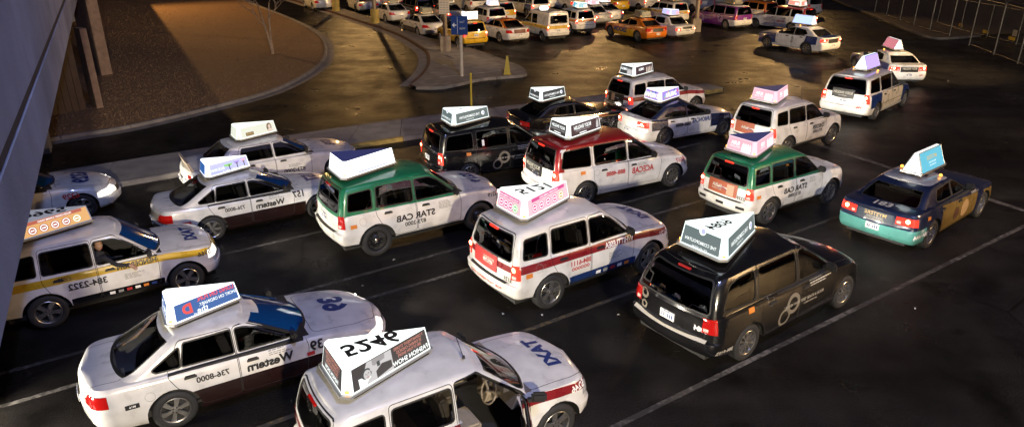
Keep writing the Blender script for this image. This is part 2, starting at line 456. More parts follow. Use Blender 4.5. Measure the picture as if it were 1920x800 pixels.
def proj_pt(mdl, kind, a, b, side=-1, off=.006):
    if kind == 'side': o, d = Vector((a, side * 3, b)), Vector((0, -side, 0))
    elif kind == 'top': o, d = Vector((a, b, 4)), Vector((0, 0, -1))
    elif kind == 'rear': o, d = Vector((-4, a, b)), Vector((1, 0, 0))
    else: o, d = Vector((7, a, b)), Vector((-1, 0, 0))
    h = mdl['bvh'].ray_cast(o, d)
    if h[0] is None: return None
    n = h[1]
    if n.dot(d) > 0: n = -n
    return h[0] + n * off
# ---------------------------------------------------------------- wheels
WHEELS = {}
def wheel_mesh(kind, r, w=.215):
    k = (kind, r)
    if k in WHEELS: return WHEELS[k]
    h = w / 2; ri = r * .66; g = G()
    g.lathe([(ri, -h * .9), (r * .82, -h), (r * .95, -h * .92), (r, -h * .7), (r, -h * .2), (r * .985, -h * .19), (r * .985, -h * .13), (r, -h * .12), (r, h * .12), (r * .985, h * .13), (r * .985, h * .19), (r, h * .2), (r, h * .7), (r * .95, h * .92), (r * .82, h), (r * .70, h * .98), (ri, h * .86)], 36, 'y')
    ty = g.me('tyre', M['tyre'], True, 50)
    g = G(); mats = [M['alloy'], M['cabin'], M['chrome']]
    if kind == 'steel':
        g.lathe([(ri, h * .86), (ri * .96, h * .80), (ri * .90, h * .45), (ri * .6, h * .30), (ri * .45, h * .62), (ri * .28, h * .64)], 30, 'y')
        g.lathe([(ri * .30, h * .60), (ri * .27, h * .80), (ri * .16, h * .92), (.001, h * .96)], 20, 'y', mi=2)
        for q in range(5):
            a = 2 * math.pi * q / 5; g.lathe([(.016, h * .5), (.016, h * .72), (.001, h * .73)], 8, 'y', (ri * .42 * math.cos(a), 0, ri * .42 * math.sin(a)), 2)
        for q in range(10):
            a = 2 * math.pi * (q + .5) / 10; g.lathe([(.022, h * .52), (.001, h * .53)], 8, 'y', (ri * .76 * math.cos(a), 0, ri * .76 * math.sin(a)), 1)
        mats = [M['steel'], M['cabin'], M['chrome']]
    else:
        n, wd_in, wd_out = {'five': (5, .34, .46), 'six': (6, .30, .44), 'ten': (10, .15, .20), 'seven': (7, .22, .34), 'multi': (9, .16, .16)}[kind]
        g.lathe([(ri * 1.02, h * .90), (ri * .985, h * .95), (ri * .93, h * .88), (ri * .90, h * .35), (ri * .88, -h * .3)], 36, 'y')
        g.lathe([(ri * .89, h * .05), (.01, h * .0)], 24, 'y', mi=1)
        for q in range(n):
            a = 2 * math.pi * q / n + .2; ca, sa = math.cos(a), math.sin(a); vs = []
            for rad, wd_, y in ((ri * .18, wd_in, h * .78), (ri * .5, (wd_in * .8 + wd_out * .2), h * .80), (ri * .94, wd_out, h * .74)):
                for t, yy in ((-1, -.03), (-.82, 0), (.82, 0), (1, -.03)):
                    o = t * wd_ * ri / 2; vs.append((rad * ca - o * sa, y + yy, rad * sa + o * ca))
            g.add(vs, [[i * 4 + j, i * 4 + j + 1, (i + 1) * 4 + j + 1, (i + 1) * 4 + j][::-1] for i in range(2) for j in range(3)])
        g.lathe([(ri * .30, h * .70), (ri * .28, h * .82), (ri * .14, h * .84), (ri * .13, h * .90), (.001, h * .91)], 18, 'y')
        for q in range(5):
            a = 2 * math.pi * q / 5; g.lathe([(.014, h * .7), (.014, h * .85), (.001, h * .85)], 6, 'y', (ri * .21 * math.cos(a), 0, ri * .21 * math.sin(a)), 1)
    rm = g.me('rim', mats, True, 35); WHEELS[k] = (ty, rm); return WHEELS[k]
# ------------------------------------------------------------------ the kinds of vehicle (x = 0 at the rear axle, nose at +x)
def rings_std(shelf_f=.03, shelf_r=.03, tl=.40, top_f=.16, top_r=.08, wt=.94):
    return [(0, .12, .10, .93), (.07, .05, .04, .96), (.18, .01, .01, .985), (tl - .03, 0, 0, .998), (tl, .008, .012, 1.0), (tl + .03, shelf_f, shelf_r, 1.0),
            (.58, shelf_f + .01, shelf_r + .01, .997), (.76, shelf_f + .025, shelf_r + .015, .988), (.88, shelf_f + .05, shelf_r + .025, .974), (.95, top_f - .04, top_r - .02, .96), (1, top_f, top_r, wt)]
SPEC = {}
SPEC['suv'] = dict(W=.905, wb=2.619, xf=3.50, xr=-.93, r=.36, arch=.435, flare=.028, track=.80,
    zlow=[(-.93, .40), (-.5, .34), (0, .33), (2.6, .33), (3.1, .30), (3.51, .36)],
    zsh=[(-.93, 1.07), (0, 1.075), (1.5, 1.06), (2.3, 1.045), (2.9, 1.0), (3.25, .94), (3.51, .84)],
    crown=[(-.93, 0.), (1.8, .02), (2.3, .06), (2.7, .075), (3.2, .06), (3.51, .02)],
    rings=rings_std(.03, .055, .42, .15, .10), bow=(.26, .10), rad=(.26, .15), taper=(.05, .02), sill=.40,
    gh=dict(rows=[(0, 2.44, -.845, .835), (.3, 2.17, -.81, .80), (.6, 1.93, -.77, .755), (.85, 1.73, -.725, .71), (.95, 1.64, -.69, .68), (1, 1.54, -.62, .635)],
            roof=[(-.9, 1.635), (0, 1.675), (1.0, 1.67), (1.6, 1.62), (2.6, 1.62)], crown=.05, bow=(.28, .14, .08, .08), rad=(.10, .11)),
    windows=[('window', [(1.02, 1.12), (1.03, 1.575), (1.40, 1.565), (1.60, 1.46), (1.97, 1.13)], 'glass'), ('window', [(.06, 1.14), (.10, 1.57), (.94, 1.575), (.93, 1.12)], 'glass'), ('quarter_window', [(-.60, 1.17), (-.53, 1.52), (-.02, 1.55), (-.05, 1.145)], 'dglass')], wr=.05,
    wscreen=[(-.70, 1.12), (.70, 1.12), (.58, 1.60), (-.58, 1.60)], rglass=[(-.66, 1.13), (.66, 1.13), (.565, 1.585), (-.565, 1.585)], rgm='dglass',
    doors=[[(1.0, .42), (1.0, 1.635), (1.40, 1.635), (2.09, 1.10), (2.13, .92), (2.10, .42)], [(.46, .42), (.13, .76), (.02, 1.0), (.06, 1.635), (.975, 1.635), (.975, .42)]],
    hood=[(2.2, .74), (3.0, .72), (3.28, .60), (3.30, 0), (3.28, -.60), (3.0, -.72), (2.2, -.74)],
    boot=('tailgate', 'rear', [(-.69, .70), (.69, .70), (.70, 1.09), (.62, 1.63), (-.62, 1.63), (-.70, 1.09)]),
    tail=(-1.2, -.70, .70, 1.2, .80, 1.085), head=(3.12, 3.7, .46, 1.2, .72, .90), grille=[(-.42, .62), (.42, .62), (.42, .82), (-.42, .82)],
    handles=[(.30, .985), (1.22, .98)], mirror=(1.98, 1.10), stop=1.60, plate=(.0, .88), topper_z=1.73, roof_x=(-.3, 1.2), wheel='five')
SPEC['sedan'] = dict(W=.925, wb=2.807, xf=3.83, xr=-1.25, r=.335, arch=.395, flare=.012, track=.80,
    zlow=[(-1.25, .34), (-.8, .25), (0, .22), (2.8, .22), (3.4, .20), (3.83, .24)],
    zsh=[(-1.25, .96), (-.9, .985), (0, .965), (1.5, .935), (2.3, .91), (3.0, .83), (3.5, .74), (3.83, .64)],
    crown=[(-1.25, .02), (-.9, .03), (-.3, .03), (1.8, .02), (2.3, .06), (2.8, .085), (3.4, .07), (3.83, .03)],
    rings=rings_std(.03, .025, .50, .22, .10, .92), bow=(.42, .20), rad=(.30, .24), taper=(.09, .06),
    gh=dict(rows=[(0, 2.55, -.86, .80), (.3, 2.20, -.58, .755), (.6, 1.86, -.32, .705), (.85, 1.58, -.10, .655), (.95, 1.45, .02, .625), (1, 1.33, .14, .58)],
            roof=[(-1.2, 1.37), (0, 1.395), (.7, 1.42), (1.4, 1.39), (2.6, 1.38)], crown=.05, bow=(.36, .16, .22, .10), rad=(.12, .16)),
    windows=[('window', [(1.08, .995), (1.08, 1.34), (1.20, 1.34), (1.55, 1.23), (1.98, 1.0)], 'glass'), ('window', [(.22, 1.01), (.30, 1.33), (1.0, 1.345), (1.0, .995)], 'glass'), ('quarter_window', [(-.20, 1.06), (.22, 1.29), (.19, 1.01), (-.16, 1.02)], 'glass')], wr=.03,
    wscreen=[(-.70, .985), (.70, .985), (.54, 1.385), (-.54, 1.385)], rglass=[(-.66, 1.03), (.66, 1.03), (.53, 1.375), (-.53, 1.375)],
    doors=[[(1.04, .30), (1.04, 1.385), (1.25, 1.385), (2.14, .96), (2.17, .8), (2.10, .30)], [(.45, .30), (.10, .72), (-.02, .95), (.22, 1.385), (1.02, 1.385), (1.02, .30)]],
    hood=[(2.3, .74), (3.1, .70), (3.50, .50), (3.62, 0), (3.50, -.50), (3.1, -.70), (2.3, -.74)],
    boot=('trunk_lid', 'top', [(-.62, .66), (-1.14, .60), (-1.22, 0), (-1.14, -.60), (-.62, -.66)]),
    tail=(-1.5, -.86, .44, 1.2, .70, .90), tailx=[((-1.0, .46, .70), (.0, -1, .9))], head=(3.20, 3.9, .40, 1.2, .52, .70), headx=[((3.3, .5, .69), (-.45, 0, 1))], grille=[(-.42, .48), (.42, .48), (.42, .62), (-.42, .62)],
    handles=[(.30, .86), (1.25, .85)], mirror=(1.95, .98), stop=None, plate=(0, .60), topper_z=1.46, roof_x=(.2, 1.35), wheel='six')
SPEC['crown_sedan'] = dict(SPEC['sedan'], W=.975, wb=2.91, xf=3.96, xr=-1.40, flare=.008,
    zlow=[(-1.4, .36), (-.9, .26), (0, .23), (2.9, .23), (3.5, .22), (3.96, .27)],
    zsh=[(-1.4, .87), (-1.0, .92), (0, .925), (1.5, .92), (2.4, .90), (3.2, .82), (3.7, .74), (3.96, .66)],
    crown=[(-1.4, .02), (-.6, .05), (1.8, .02), (2.3, .05), (2.8, .07), (3.5, .06), (3.96, .03)],
    gh=dict(rows=[(0, 2.50, -.78, .84), (.3, 2.19, -.56, .79), (.6, 1.92, -.38, .73), (.85, 1.70, -.22, .67), (.95, 1.60, -.12, .64), (1, 1.48, .0, .59)],
            roof=[(-1.2, 1.36), (0, 1.385), (.8, 1.40), (1.5, 1.375), (2.6, 1.37)], crown=.05, bow=(.30, .14, .16, .08), rad=(.12, .14)),
    windows=[('window', [(1.16, .985), (1.16, 1.33), (1.38, 1.33), (1.66, 1.22), (2.02, .985)], 'glass'), ('window', [(.12, .99), (.24, 1.32), (1.06, 1.33), (1.06, .985)], 'glass')],
    wscreen=[(-.73, .97), (.73, .97), (.55, 1.37), (-.55, 1.37)], rglass=[(-.70, .99), (.70, .99), (.55, 1.355), (-.55, 1.355)],
    doors=[[(1.10, .30), (1.10, 1.375), (1.35, 1.375), (2.12, .95), (2.16, .8), (2.14, .30)], [(.47, .30), (.12, .72), (.0, .95), (.18, 1.375), (1.08, 1.375), (1.08, .30)]],
    hood=[(2.3, .80), (3.2, .76), (3.62, .60), (3.72, 0), (3.62, -.60), (3.2, -.76), (2.3, -.80)],
    boot=('trunk_lid', 'top', [(-.66, .76), (-1.30, .68), (-1.38, 0), (-1.30, -.68), (-.66, -.76)]),
    tail=(-1.7, -1.12, .56, 1.2, .62, .80), tailx=[], head=(3.42, 4.1, .46, 1.2, .52, .70), headx=[], mirror=(2.05, .97), handles=[(.40, .86), (1.32, .85)], roof_x=(.0, 1.4), topper_z=1.44, wheel='steel')
SPEC['muscle_sedan'] = dict(SPEC['sedan'], W=.945, wb=3.048, xf=3.98, xr=-1.08, r=.355, arch=.415, flare=.02,
    zlow=[(-1.08, .36), (-.7, .26), (0, .24), (3.0, .24), (3.6, .22), (3.98, .26)],
    zsh=[(-1.08, 1.00), (-.7, 1.03), (-.2, 1.035), (.4, .99), (1.8, .97), (2.4, .96), (3.2, .90), (3.75, .84), (3.98, .74)],
    crown=[(-1.08, .01), (-.5, .03), (1.8, .02), (2.4, .05), (3.2, .06), (3.98, .02)],
    rings=rings_std(.03, .03, .48, .12, .06, .94), bow=(.22, .12), rad=(.22, .18), taper=(.04, .04),
    gh=dict(rows=[(0, 2.52, -.66, .81), (.3, 2.20, -.44, .76), (.6, 1.90, -.24, .70), (.85, 1.65, -.04, .65), (.95, 1.54, .08, .62), (1, 1.42, .2, .575)],
            roof=[(-1.2, 1.36), (0, 1.385), (.7, 1.42), (1.5, 1.40), (2.6, 1.39)], crown=.05, bow=(.30, .14, .14, .08), rad=(.12, .16)),
    windows=[('window', [(1.22, 1.03), (1.22, 1.34), (1.36, 1.34), (1.66, 1.23), (2.02, 1.03)], 'glass'), ('window', [(.30, 1.09), (.46, 1.30), (1.14, 1.34), (1.14, 1.03), (.5, 1.045)], 'glass')],
    wscreen=[(-.70, 1.02), (.70, 1.02), (.53, 1.385), (-.53, 1.385)], rglass=[(-.66, 1.06), (.66, 1.06), (.52, 1.355), (-.52, 1.355)],
    doors=[[(1.18, .32), (1.18, 1.385), (1.42, 1.385), (2.22, 1.0), (2.26, .85), (2.22, .32)], [(.47, .32), (.18, .72), (.12, 1.0), (.38, 1.375), (1.16, 1.375), (1.16, .32)]],
    hood=[(2.35, .76), (3.3, .74), (3.72, .66), (3.78, 0), (3.72, -.66), (3.3, -.74), (2.35, -.76)],
    boot=('trunk_lid', 'top', [(-.52, .66), (-1.0, .64), (-1.04, 0), (-1.0, -.64), (-.52, -.66)]),
    tail=(-1.3, -.84, .46, 1.2, .76, .935), tailx=[], head=(3.66, 4.1, .46, 1.2, .60, .76), headx=[], grille=[(-.46, .46), (.46, .46), (.46, .72), (-.46, .72)], mirror=(2.02, 1.02), handles=[(.42, .90), (1.38, .88)], plate=(0, .58), roof_x=(.3, 1.45), topper_z=1.465, wheel='multi')
SPEC['saloon'] = dict(SPEC['sedan'], W=.895, wb=2.852, xf=3.81, xr=-1.06, r=.33, arch=.39,
    zsh=[(-1.06, .98), (-.7, 1.0), (0, .965), (1.5, .93), (2.3, .905), (3.0, .83), (3.5, .74), (3.81, .64)],
    gh=dict(rows=[(0, 2.56, -.80, .775), (.3, 2.22, -.52, .735), (.6, 1.88, -.26, .685), (.85, 1.60, -.05, .64), (.95, 1.47, .06, .61), (1, 1.35, .18, .565)],
            roof=[(-1.2, 1.34), (0, 1.365), (.7, 1.40), (1.4, 1.375), (2.6, 1.365)], crown=.05, bow=(.36, .16, .20, .10), rad=(.12, .16)),
    windows=[('window', [(1.12, .985), (1.12, 1.32), (1.24, 1.32), (1.58, 1.215), (2.02, .985)], 'glass'), ('window', [(.02, 1.05), (.34, 1.28), (1.04, 1.32), (1.04, .985), (.3, 1.0)], 'glass')],
    wscreen=[(-.68, .975), (.68, .975), (.52, 1.365), (-.52, 1.365)], rglass=[(-.64, 1.03), (.64, 1.03), (.51, 1.345), (-.51, 1.345)],
    hood=[(2.3, .70), (3.1, .66), (3.48, .48), (3.60, 0), (3.48, -.48), (3.1, -.66), (2.3, -.70)],
    boot=('trunk_lid', 'top', [(-.60, .62), (-.98, .56), (-1.04, 0), (-.98, -.56), (-.60, -.62)]),
    tail=(-1.3, -.74, .44, 1.2, .74, .93), tailx=[], topper_z=1.43, mirror=(1.98, .96), wheel='ten')
SPEC['compact_sedan'] = dict(SPEC['muscle_sedan'], W=.91, wb=2.765, xf=3.72, xr=-1.12, r=.335, arch=.395,
    zsh=[(-1.12, 1.0), (-.7, 1.03), (-.2, 1.03), (.4, .985), (1.8, .965), (2.3, .95), (3.0, .89), (3.5, .83), (3.72, .73)],
    gh=dict(rows=[(0, 2.32, -.66, .78), (.3, 2.02, -.44, .735), (.6, 1.74, -.24, .68), (.85, 1.50, -.04, .635), (.95, 1.40, .08, .61), (1, 1.28, .2, .565)],
            roof=[(-1.2, 1.37), (0, 1.395), (.7, 1.43), (1.4, 1.41), (2.6, 1.40)], crown=.05, bow=(.30, .14, .14, .08), rad=(.12, .16)),
    windows=[('window', [(1.06, 1.025), (1.06, 1.35), (1.22, 1.35), (1.52, 1.23), (1.84, 1.025)], 'glass'), ('window', [(.16, 1.10), (.34, 1.29), (.98, 1.35), (.98, 1.025), (.4, 1.04)], 'glass')],
    doors=[[(1.02, .32), (1.02, 1.395), (1.26, 1.395), (2.02, 1.0), (2.06, .85), (2.02, .32)], [(.45, .32), (.16, .72), (.06, 1.0), (.26, 1.385), (1.0, 1.385), (1.0, .32)]],
    hood=[(2.2, .74), (3.0, .72), (3.44, .62), (3.50, 0), (3.44, -.62), (3.0, -.72), (2.2, -.74)], wscreen=[(-.67, 1.01), (.67, 1.01), (.52, 1.395), (-.52, 1.395)], rglass=[(-.64, 1.06), (.64, 1.06), (.51, 1.365), (-.51, 1.365)],
    head=(3.40, 3.9, .46, 1.2, .60, .76), mirror=(1.86, 1.02), topper_z=1.475, wheel='seven')
SPEC['minivan'] = dict(W=.975, wb=3.078, xf=4.02, xr=-1.10, r=.345, arch=.405, flare=.016, track=.85,
    zlow=[(-1.1, .36), (-.6, .27), (0, .24), (3.0, .24), (3.6, .22), (4.02, .28)],
    zsh=[(-1.1, 1.05), (0, 1.05), (1.8, 1.02), (2.6, .995), (3.2, .93), (3.7, .84), (4.02, .72)],
    crown=[(-1.1, 0.), (2.0, .02), (2.7, .07), (3.2, .085), (3.7, .07), (4.02, .02)],
    rings=rings_std(.03, .07, .38, .18, .11, .94), bow=(.34, .14), rad=(.28, .17), taper=(.06, .02),
    gh=dict(rows=[(0, 3.02, -1.00, .885), (.3, 2.66, -.965, .85), (.6, 2.33, -.925, .80), (.85, 2.05, -.875, .755), (.95, 1.93, -.83, .725), (1, 1.80, -.74, .67)],
            roof=[(-1.1, 1.645), (0, 1.68), (1.2, 1.685), (2.0, 1.64), (3.1, 1.63)], crown=.055, bow=(.38, .18, .10, .10), rad=(.12, .14)),
    windows=[('window', [(1.50, 1.08), (1.50, 1.59), (1.74, 1.585), (2.0, 1.46), (2.46, 1.09)], 'glass'), ('window', [(.34, 1.10), (.34, 1.60), (1.40, 1.60), (1.40, 1.08)], 'dglass'), ('quarter_window', [(-.74, 1.15), (-.62, 1.56), (.20, 1.59), (.20, 1.10)], 'dglass')], wr=.06,
    wscreen=[(-.76, 1.06), (.76, 1.06), (.62, 1.62), (-.62, 1.62)], rglass=[(-.74, 1.10), (.74, 1.10), (.62, 1.60), (-.62, 1.60)], rgm='dglass',
    doors=[[(1.44, .34), (1.44, 1.645), (1.74, 1.645), (2.56, 1.06), (2.62, .9), (2.52, .34)], [(.50, .34), (.26, .70), (.26, 1.645), (1.42, 1.645), (1.42, .34)]],
    hood=[(2.7, .78), (3.3, .74), (3.70, .58), (3.80, 0), (3.70, -.58), (3.3, -.74), (2.7, -.78)],
    boot=('tailgate', 'rear', [(-.74, .62), (.74, .62), (.76, 1.06), (.66, 1.64), (-.66, 1.64), (-.76, 1.06)]),
    tail=(-1.4, -.84, .72, 1.2, .74, 1.09), head=(3.50, 4.1, .46, 1.2, .62, .80), grille=[(-.42, .55), (.42, .55), (.42, .72), (-.42, .72)],
    handles=[(.60, .93), (1.62, .92)], mirror=(2.30, 1.06), stop=1.615, plate=(0, .80), topper_z=1.74, roof_x=(-.2, 1.4), wheel='ten')
SPEC['old_minivan'] = dict(SPEC['minivan'], W=.99, wb=3.03, xf=4.00, xr=-1.08, bow=(.42, .16), rad=(.34, .24), taper=(.08, .03),
    zsh=[(-1.08, 1.04), (0, 1.04), (1.8, 1.0), (2.6, .97), (3.2, .90), (3.7, .80), (4.0, .68)],
    gh=dict(rows=[(0, 3.12, -.99, .895), (.3, 2.70, -.94, .86), (.6, 2.32, -.87, .81), (.85, 2.00, -.79, .755), (.95, 1.86, -.72, .72), (1, 1.72, -.60, .66)],
            roof=[(-1.1, 1.60), (-.4, 1.645), (.6, 1.685), (1.2, 1.68), (2.0, 1.63), (3.1, 1.61)], crown=.055, bow=(.40, .20, .12, .14), rad=(.14, .20)),
    windows=[('window', [(1.48, 1.06), (1.48, 1.59), (1.70, 1.585), (1.98, 1.44), (2.46, 1.07)], 'glass'), ('window', [(.28, 1.08), (.32, 1.59), (1.39, 1.60), (1.39, 1.06)], 'dglass'), ('quarter_window', [(-.66, 1.13), (-.44, 1.50), (-.2, 1.56), (.22, 1.585), (.18, 1.09)], 'dglass')], wr=.08,
    rglass=[(-.76, 1.09), (.76, 1.09), (.62, 1.575), (-.62, 1.575)], tail=(-1.4, -.80, .68, 1.2, .76, 1.03), wheel='ten')
SPEC['tall_van'] = dict(SPEC['minivan'], W=.90, wb=2.91, xf=3.77, xr=-.82, r=.33, arch=.39, bow=(.30, .05), rad=(.26, .10), taper=(.05, .0), sill=.42,
    zlow=[(-.82, .38), (0, .34), (2.9, .32), (3.4, .28), (3.77, .32)],
    zsh=[(-.82, 1.10), (0, 1.10), (1.8, 1.09), (2.6, 1.06), (3.0, 1.0), (3.5, .90), (3.77, .78)],
    gh=dict(rows=[(0, 2.95, -.76, .85), (.3, 2.62, -.75, .84), (.6, 2.26, -.735, .81), (.85, 1.86, -.72, .78), (.95, 1.66, -.70, .755), (1, 1.50, -.64, .70)],
            roof=[(-1.1, 1.93), (0, 1.95), (1.0, 1.95), (1.6, 1.92), (2.2, 1.86), (3.1, 1.84)], crown=.05, bow=(.34, .16, .03, .03), rad=(.12, .08)),
    windows=[('window', [(1.50, 1.14), (1.50, 1.70), (1.72, 1.70), (2.34, 1.15)], 'glass'), ('window', [(.72, 1.14), (.72, 1.70), (1.34, 1.70), (1.34, 1.14)], 'dglass')],
    wscreen=[(-.72, 1.12), (.72, 1.12), (.62, 1.80), (-.62, 1.80)], rglass=[(-.66, 1.22), (.66, 1.22), (.64, 1.70), (-.64, 1.70)],
    doors=[[(1.42, .42), (1.42, 1.80), (1.74, 1.80), (2.50, 1.12), (2.54, .9), (2.46, .42)], [(.56, .42), (.56, 1.80), (1.40, 1.80), (1.40, .42)]],
    hood=[(2.7, .72), (3.2, .68), (3.52, .54), (3.60, 0), (3.52, -.54), (3.2, -.68), (2.7, -.72)],
    boot=('rear_door', 'rear', [(-.72, .56), (.72, .56), (.74, 1.1), (.70, 1.88), (-.70, 1.88), (-.74, 1.1)]), tail=(-1.2, -.66, .76, 1.2, .78, 1.10),
    head=(3.2, 3.9, .44, 1.2, .70, .90), mirror=(2.2, 1.12), handles=[(.80, 1.0), (1.60, 1.0)], stop=1.80, plate=(0, .74), topper_z=2.0, wheel='six')
for _k, _s in SPEC.items(): build_model(_k, _s)
# ------------------------------------------------------------------ one taxi
WHITE = 'white'
def strip_print(name, mdl, parent, kind, segs, m, side=-1, off=.007):
    """small print as rows of short dashes; segs = [(a0, a1, b0, b1)]"""
    g = G()
    for a0, a1, b0, b1 in segs:
        n = max(1, int(abs(a1 - a0) / .12)); lo = []; hi = []
        for i in range(n + 1):
            a = a0 + (a1 - a0) * i / n
            lo.append(proj_pt(mdl, kind, a, b0, side, off)); hi.append(proj_pt(mdl, kind, a, b1, side, off))
        if any(p is None for p in lo + hi): continue
        k = len(lo); g.add(lo + hi, [[i, i + 1, k + i + 1, k + i] for i in range(k - 1)])
    if g.v: return g.obj(name, m, parent)
def letters(mdl, parent, s, kind, a, b, h, m, side=-1, bold=.02, stretch=1., slant=0., down=None, off=.007, name='lettering', rot=None):
    off = max(off, .009) if kind == 'side' else off
    """mirrored lettering laid on the bodywork; (a, b) is the centre in the projection's own axes"""
    h = h * {"side": 1.28, "top": 1.2, "rear": 1.15}[kind]; v, f, w = text_geo(s, bold); P = []
    for u, q in v:
        u = u * stretch + q * slant
        if kind == 'side':
            d = 1 if side < 0 else -1; p = (a - d * u * h, b + q * h + (down or 0) * u * h)
        elif kind == 'top': p = (a - q * h, b - u * h) if rot is None else (a - rot * u * h, b + rot * q * h)
        elif kind == 'rear': p = (a + u * h, b + q * h)
        pt = proj_pt(mdl, kind, p[0], p[1], side, off)
        if pt is None: return None
        P.append(pt)
    return mesh_obj(name, me_from(name, P, f, m), parent)
def flat_letters(parent, s, o, U, V, h, m, bold=.02, stretch=1., name='lettering', off=.004, slant=0.):
    """mirrored lettering on a flat panel: o centre, U panel rightwards as the viewer sees it, V up"""
    v, f, w = text_geo(s, bold); U = Vector(U).normalized(); V = Vector(V).normalized(); N = U.cross(V); o = Vector(o) + N * off
    P = [o - U * ((u * stretch + q * slant) * h) + V * (q * h) for u, q in v]
    return mesh_obj(name, me_from(name, P, f, m), parent)
def quad_print(parent, name, o, U, V, polys, off=.003):
    """flat print on a panel: polys = [(points in metres from o, material)]"""
    U = Vector(U).normalized(); V = Vector(V).normalized(); N = U.cross(V); g = G(); ml = []
    for i, (pts, m) in enumerate(polys):
        if m not in ml: ml.append(m)
        g.add([Vector(o) + U * p[0] + V * p[1] + N * (off + .0006 * i) for p in pts], [list(range(len(pts)))], ml.index(m))
    return g.obj(name, ml, parent)
def ell(cx, cy_, rx, ry, n=16, a0=0, a1=360): return [(cx + rx * math.cos(R(a0 + (a1 - a0) * i / n)), cy_ + ry * math.sin(R(a0 + (a1 - a0) * i / n))) for i in range(n if a1 - a0 == 360 else n + 1)]
def rect(x0, y0, x1, y1): return [(x0, y0), (x1, y0), (x1, y1), (x0, y1)]
# roof signs ---------------------------------------------------------------
def glow(key, col, s): return emis(key, col, s)
def sign_wedge(T, x, z, L=1.36, Wd=.92, h=.36, white=1.5, back=None, right=None, number=None, rotn=False, faceglow=None, topmat=None, lid=None, tint=(.93, 1.0, .97), nh=.31, left=None):
    """three-sided lit roof sign with cut corners, apex forward; back / right = painter(parent, o, U, V, w, h)"""
    root = mesh_obj('roof_sign', None, T) if False else None
    wm = topmat or glow('sign_%s_%.2f' % ('_'.join('%.2f' % c for c in tint), white), tint, white)
    fg = faceglow or wm
    def tri(L_, W_, c, x0):
        # rear-right, rear-left, nose with cut corners, counter-clockwise from above
        a = Vector((x0, -W_ / 2)); b = Vector((x0, W_ / 2)); n = Vector((x0 + L_, 0)); out = []
        for p, q, r_ in ((n, a, b), (b, n, a), (a, b, n)):
            out.append(p + (q - p).normalized() * c); out.append(p + (r_ - p).normalized() * c)
        return [out[0], out[1], out[2], out[3], out[4], out[5]]
    bp = tri(L * 1.06, Wd * 1.08, .12, x - .02 * L); tp = [Vector(q) for q in growpoly([(p.x, p.y) for p in bp], -.055)]; b2 = tri(L * 1.12, Wd * 1.16, .13, x - .05 * L)
    # order: nose(right side), nose(left side), rearleft.., rearright..
    g = G(); g.prism([(p.x, p.y) for p in b2], 0, .035, 0)
    g.prism([(p.x, p.y) for p in tri(L * 1.02, Wd * 1.02, .12, x)], -.05, -.003, 1)
    sgn = g.obj('roof_sign', [M['silver'], M['cabin']], T, loc=(0, 0, z + .06))
    n = 6; zb, zt = .037, h
    bv = [Vector((p.x, p.y, zb)) for p in bp]; tv = [Vector((p.x, p.y, zt)) for p in tp]
    g = G(); vs = bv + tv; fs = [[6, 7, 8, 9, 10, 11]]
    for i in range(n): j = (i + 1) % n; fs.append([i, j, n + j, n + i])
    bm = bmesh.new(); q = [bm.verts.new(v) for v in vs]
    for f in fs: bm.faces.new([q[i] for i in f])
    bmesh.ops.recalc_face_normals(bm, faces=bm.faces[:])
    if bm.faces and sum(f.normal.z for f in bm.faces) < 0: bmesh.ops.reverse_faces(bm, faces=bm.faces[:])
    mesh_obj('light_box', me_bm('light_box', bm, [wm], False), sgn); bm.free()
    if lid:
        c_ = sum(tv, Vector()) / 6; g = G(); g.add([v.lerp(c_, .01) + Vector((0, 0, .004)) for v in tv], [[0, 1, 2, 3, 4, 5]]); g.obj('sign_lid', lid, sgn)
    # panels: find the long faces
    def panel(i, painter, nm):
        j = (i + 1) % n; A, B, C, D = bv[i], bv[j], tv[j], tv[i]
        return A, B, C, D
    cen = sum((v for v in bv), Vector()) / n
    for side, painter in (('back', back), ('right', right), ('left', left)):
        if painter is None: continue
        best = None
        for i in range(n):
            j = (i + 1) % n; e = bv[j] - bv[i]
            if e.length < .3: continue
            m_ = (bv[i] + bv[j]) / 2 - cen; m_.z = 0; m_.normalize()
            d = {'back': Vector((-1, 0, 0)), 'right': Vector((0, -1, 0)), 'left': Vector((0, 1, 0))}[side].dot(m_)
            if best is None or d > best[0]: best = (d, i, j)
        _, i, j = best
        A, B, C, D = bv[i], bv[j], tv[j], tv[i]
        U = (B - A).normalized(); V = ((C + D) / 2 - (A + B) / 2).normalized(); N = U.cross(V)
        mid = (A + B) / 2 - cen; mid.z = 0
        if N.dot(mid) < 0: A, B, C, D = B, A, D, C; U = -U; N = U.cross(V)
        o = (A + B + C + D) / 4; w = min((B - A).length, (C - D).length) * .5 + max((B - A).length, (C - D).length) * .5; hh = ((C + D) / 2 - (A + B) / 2).length
        painter(sgn, o, U, V, w, hh, [A, B, C, D])
    for yy in (-1, 1):
        a = bv[5] if yy < 0 else bv[2]; b = bv[4] if yy < 0 else bv[3]; c = (a + b) / 2; d = (c - cen); d.z = 0; d.normalize()
        g = G(); g.box((c.x + d.x * .0 , c.y + d.y * .0, .075), (.03, .055, .03), math.atan2(d.y, d.x)); g.obj('marker_light', M['amber'], sgn)
    if number:
        c = (tv[2] + tv[3] + tv[4] + tv[5]) / 4 + Vector((.34 * L * nh / .31, 0, 0))
        U, V = ((Vector((-1, 0, 0)), Vector((0, -1, 0))) if not rotn else (Vector((1, 0, 0)), Vector((0, 1, 0))))
        v, f, w = text_geo(number, .03); P = [Vector((c.x, c.y, zt + .004)) - U * (u * nh) + V * (q_ * nh) for u, q_ in v]
        mesh_obj('sign_number', me_from('sign_number', P, f, M['black']), sgn)
    return sgn
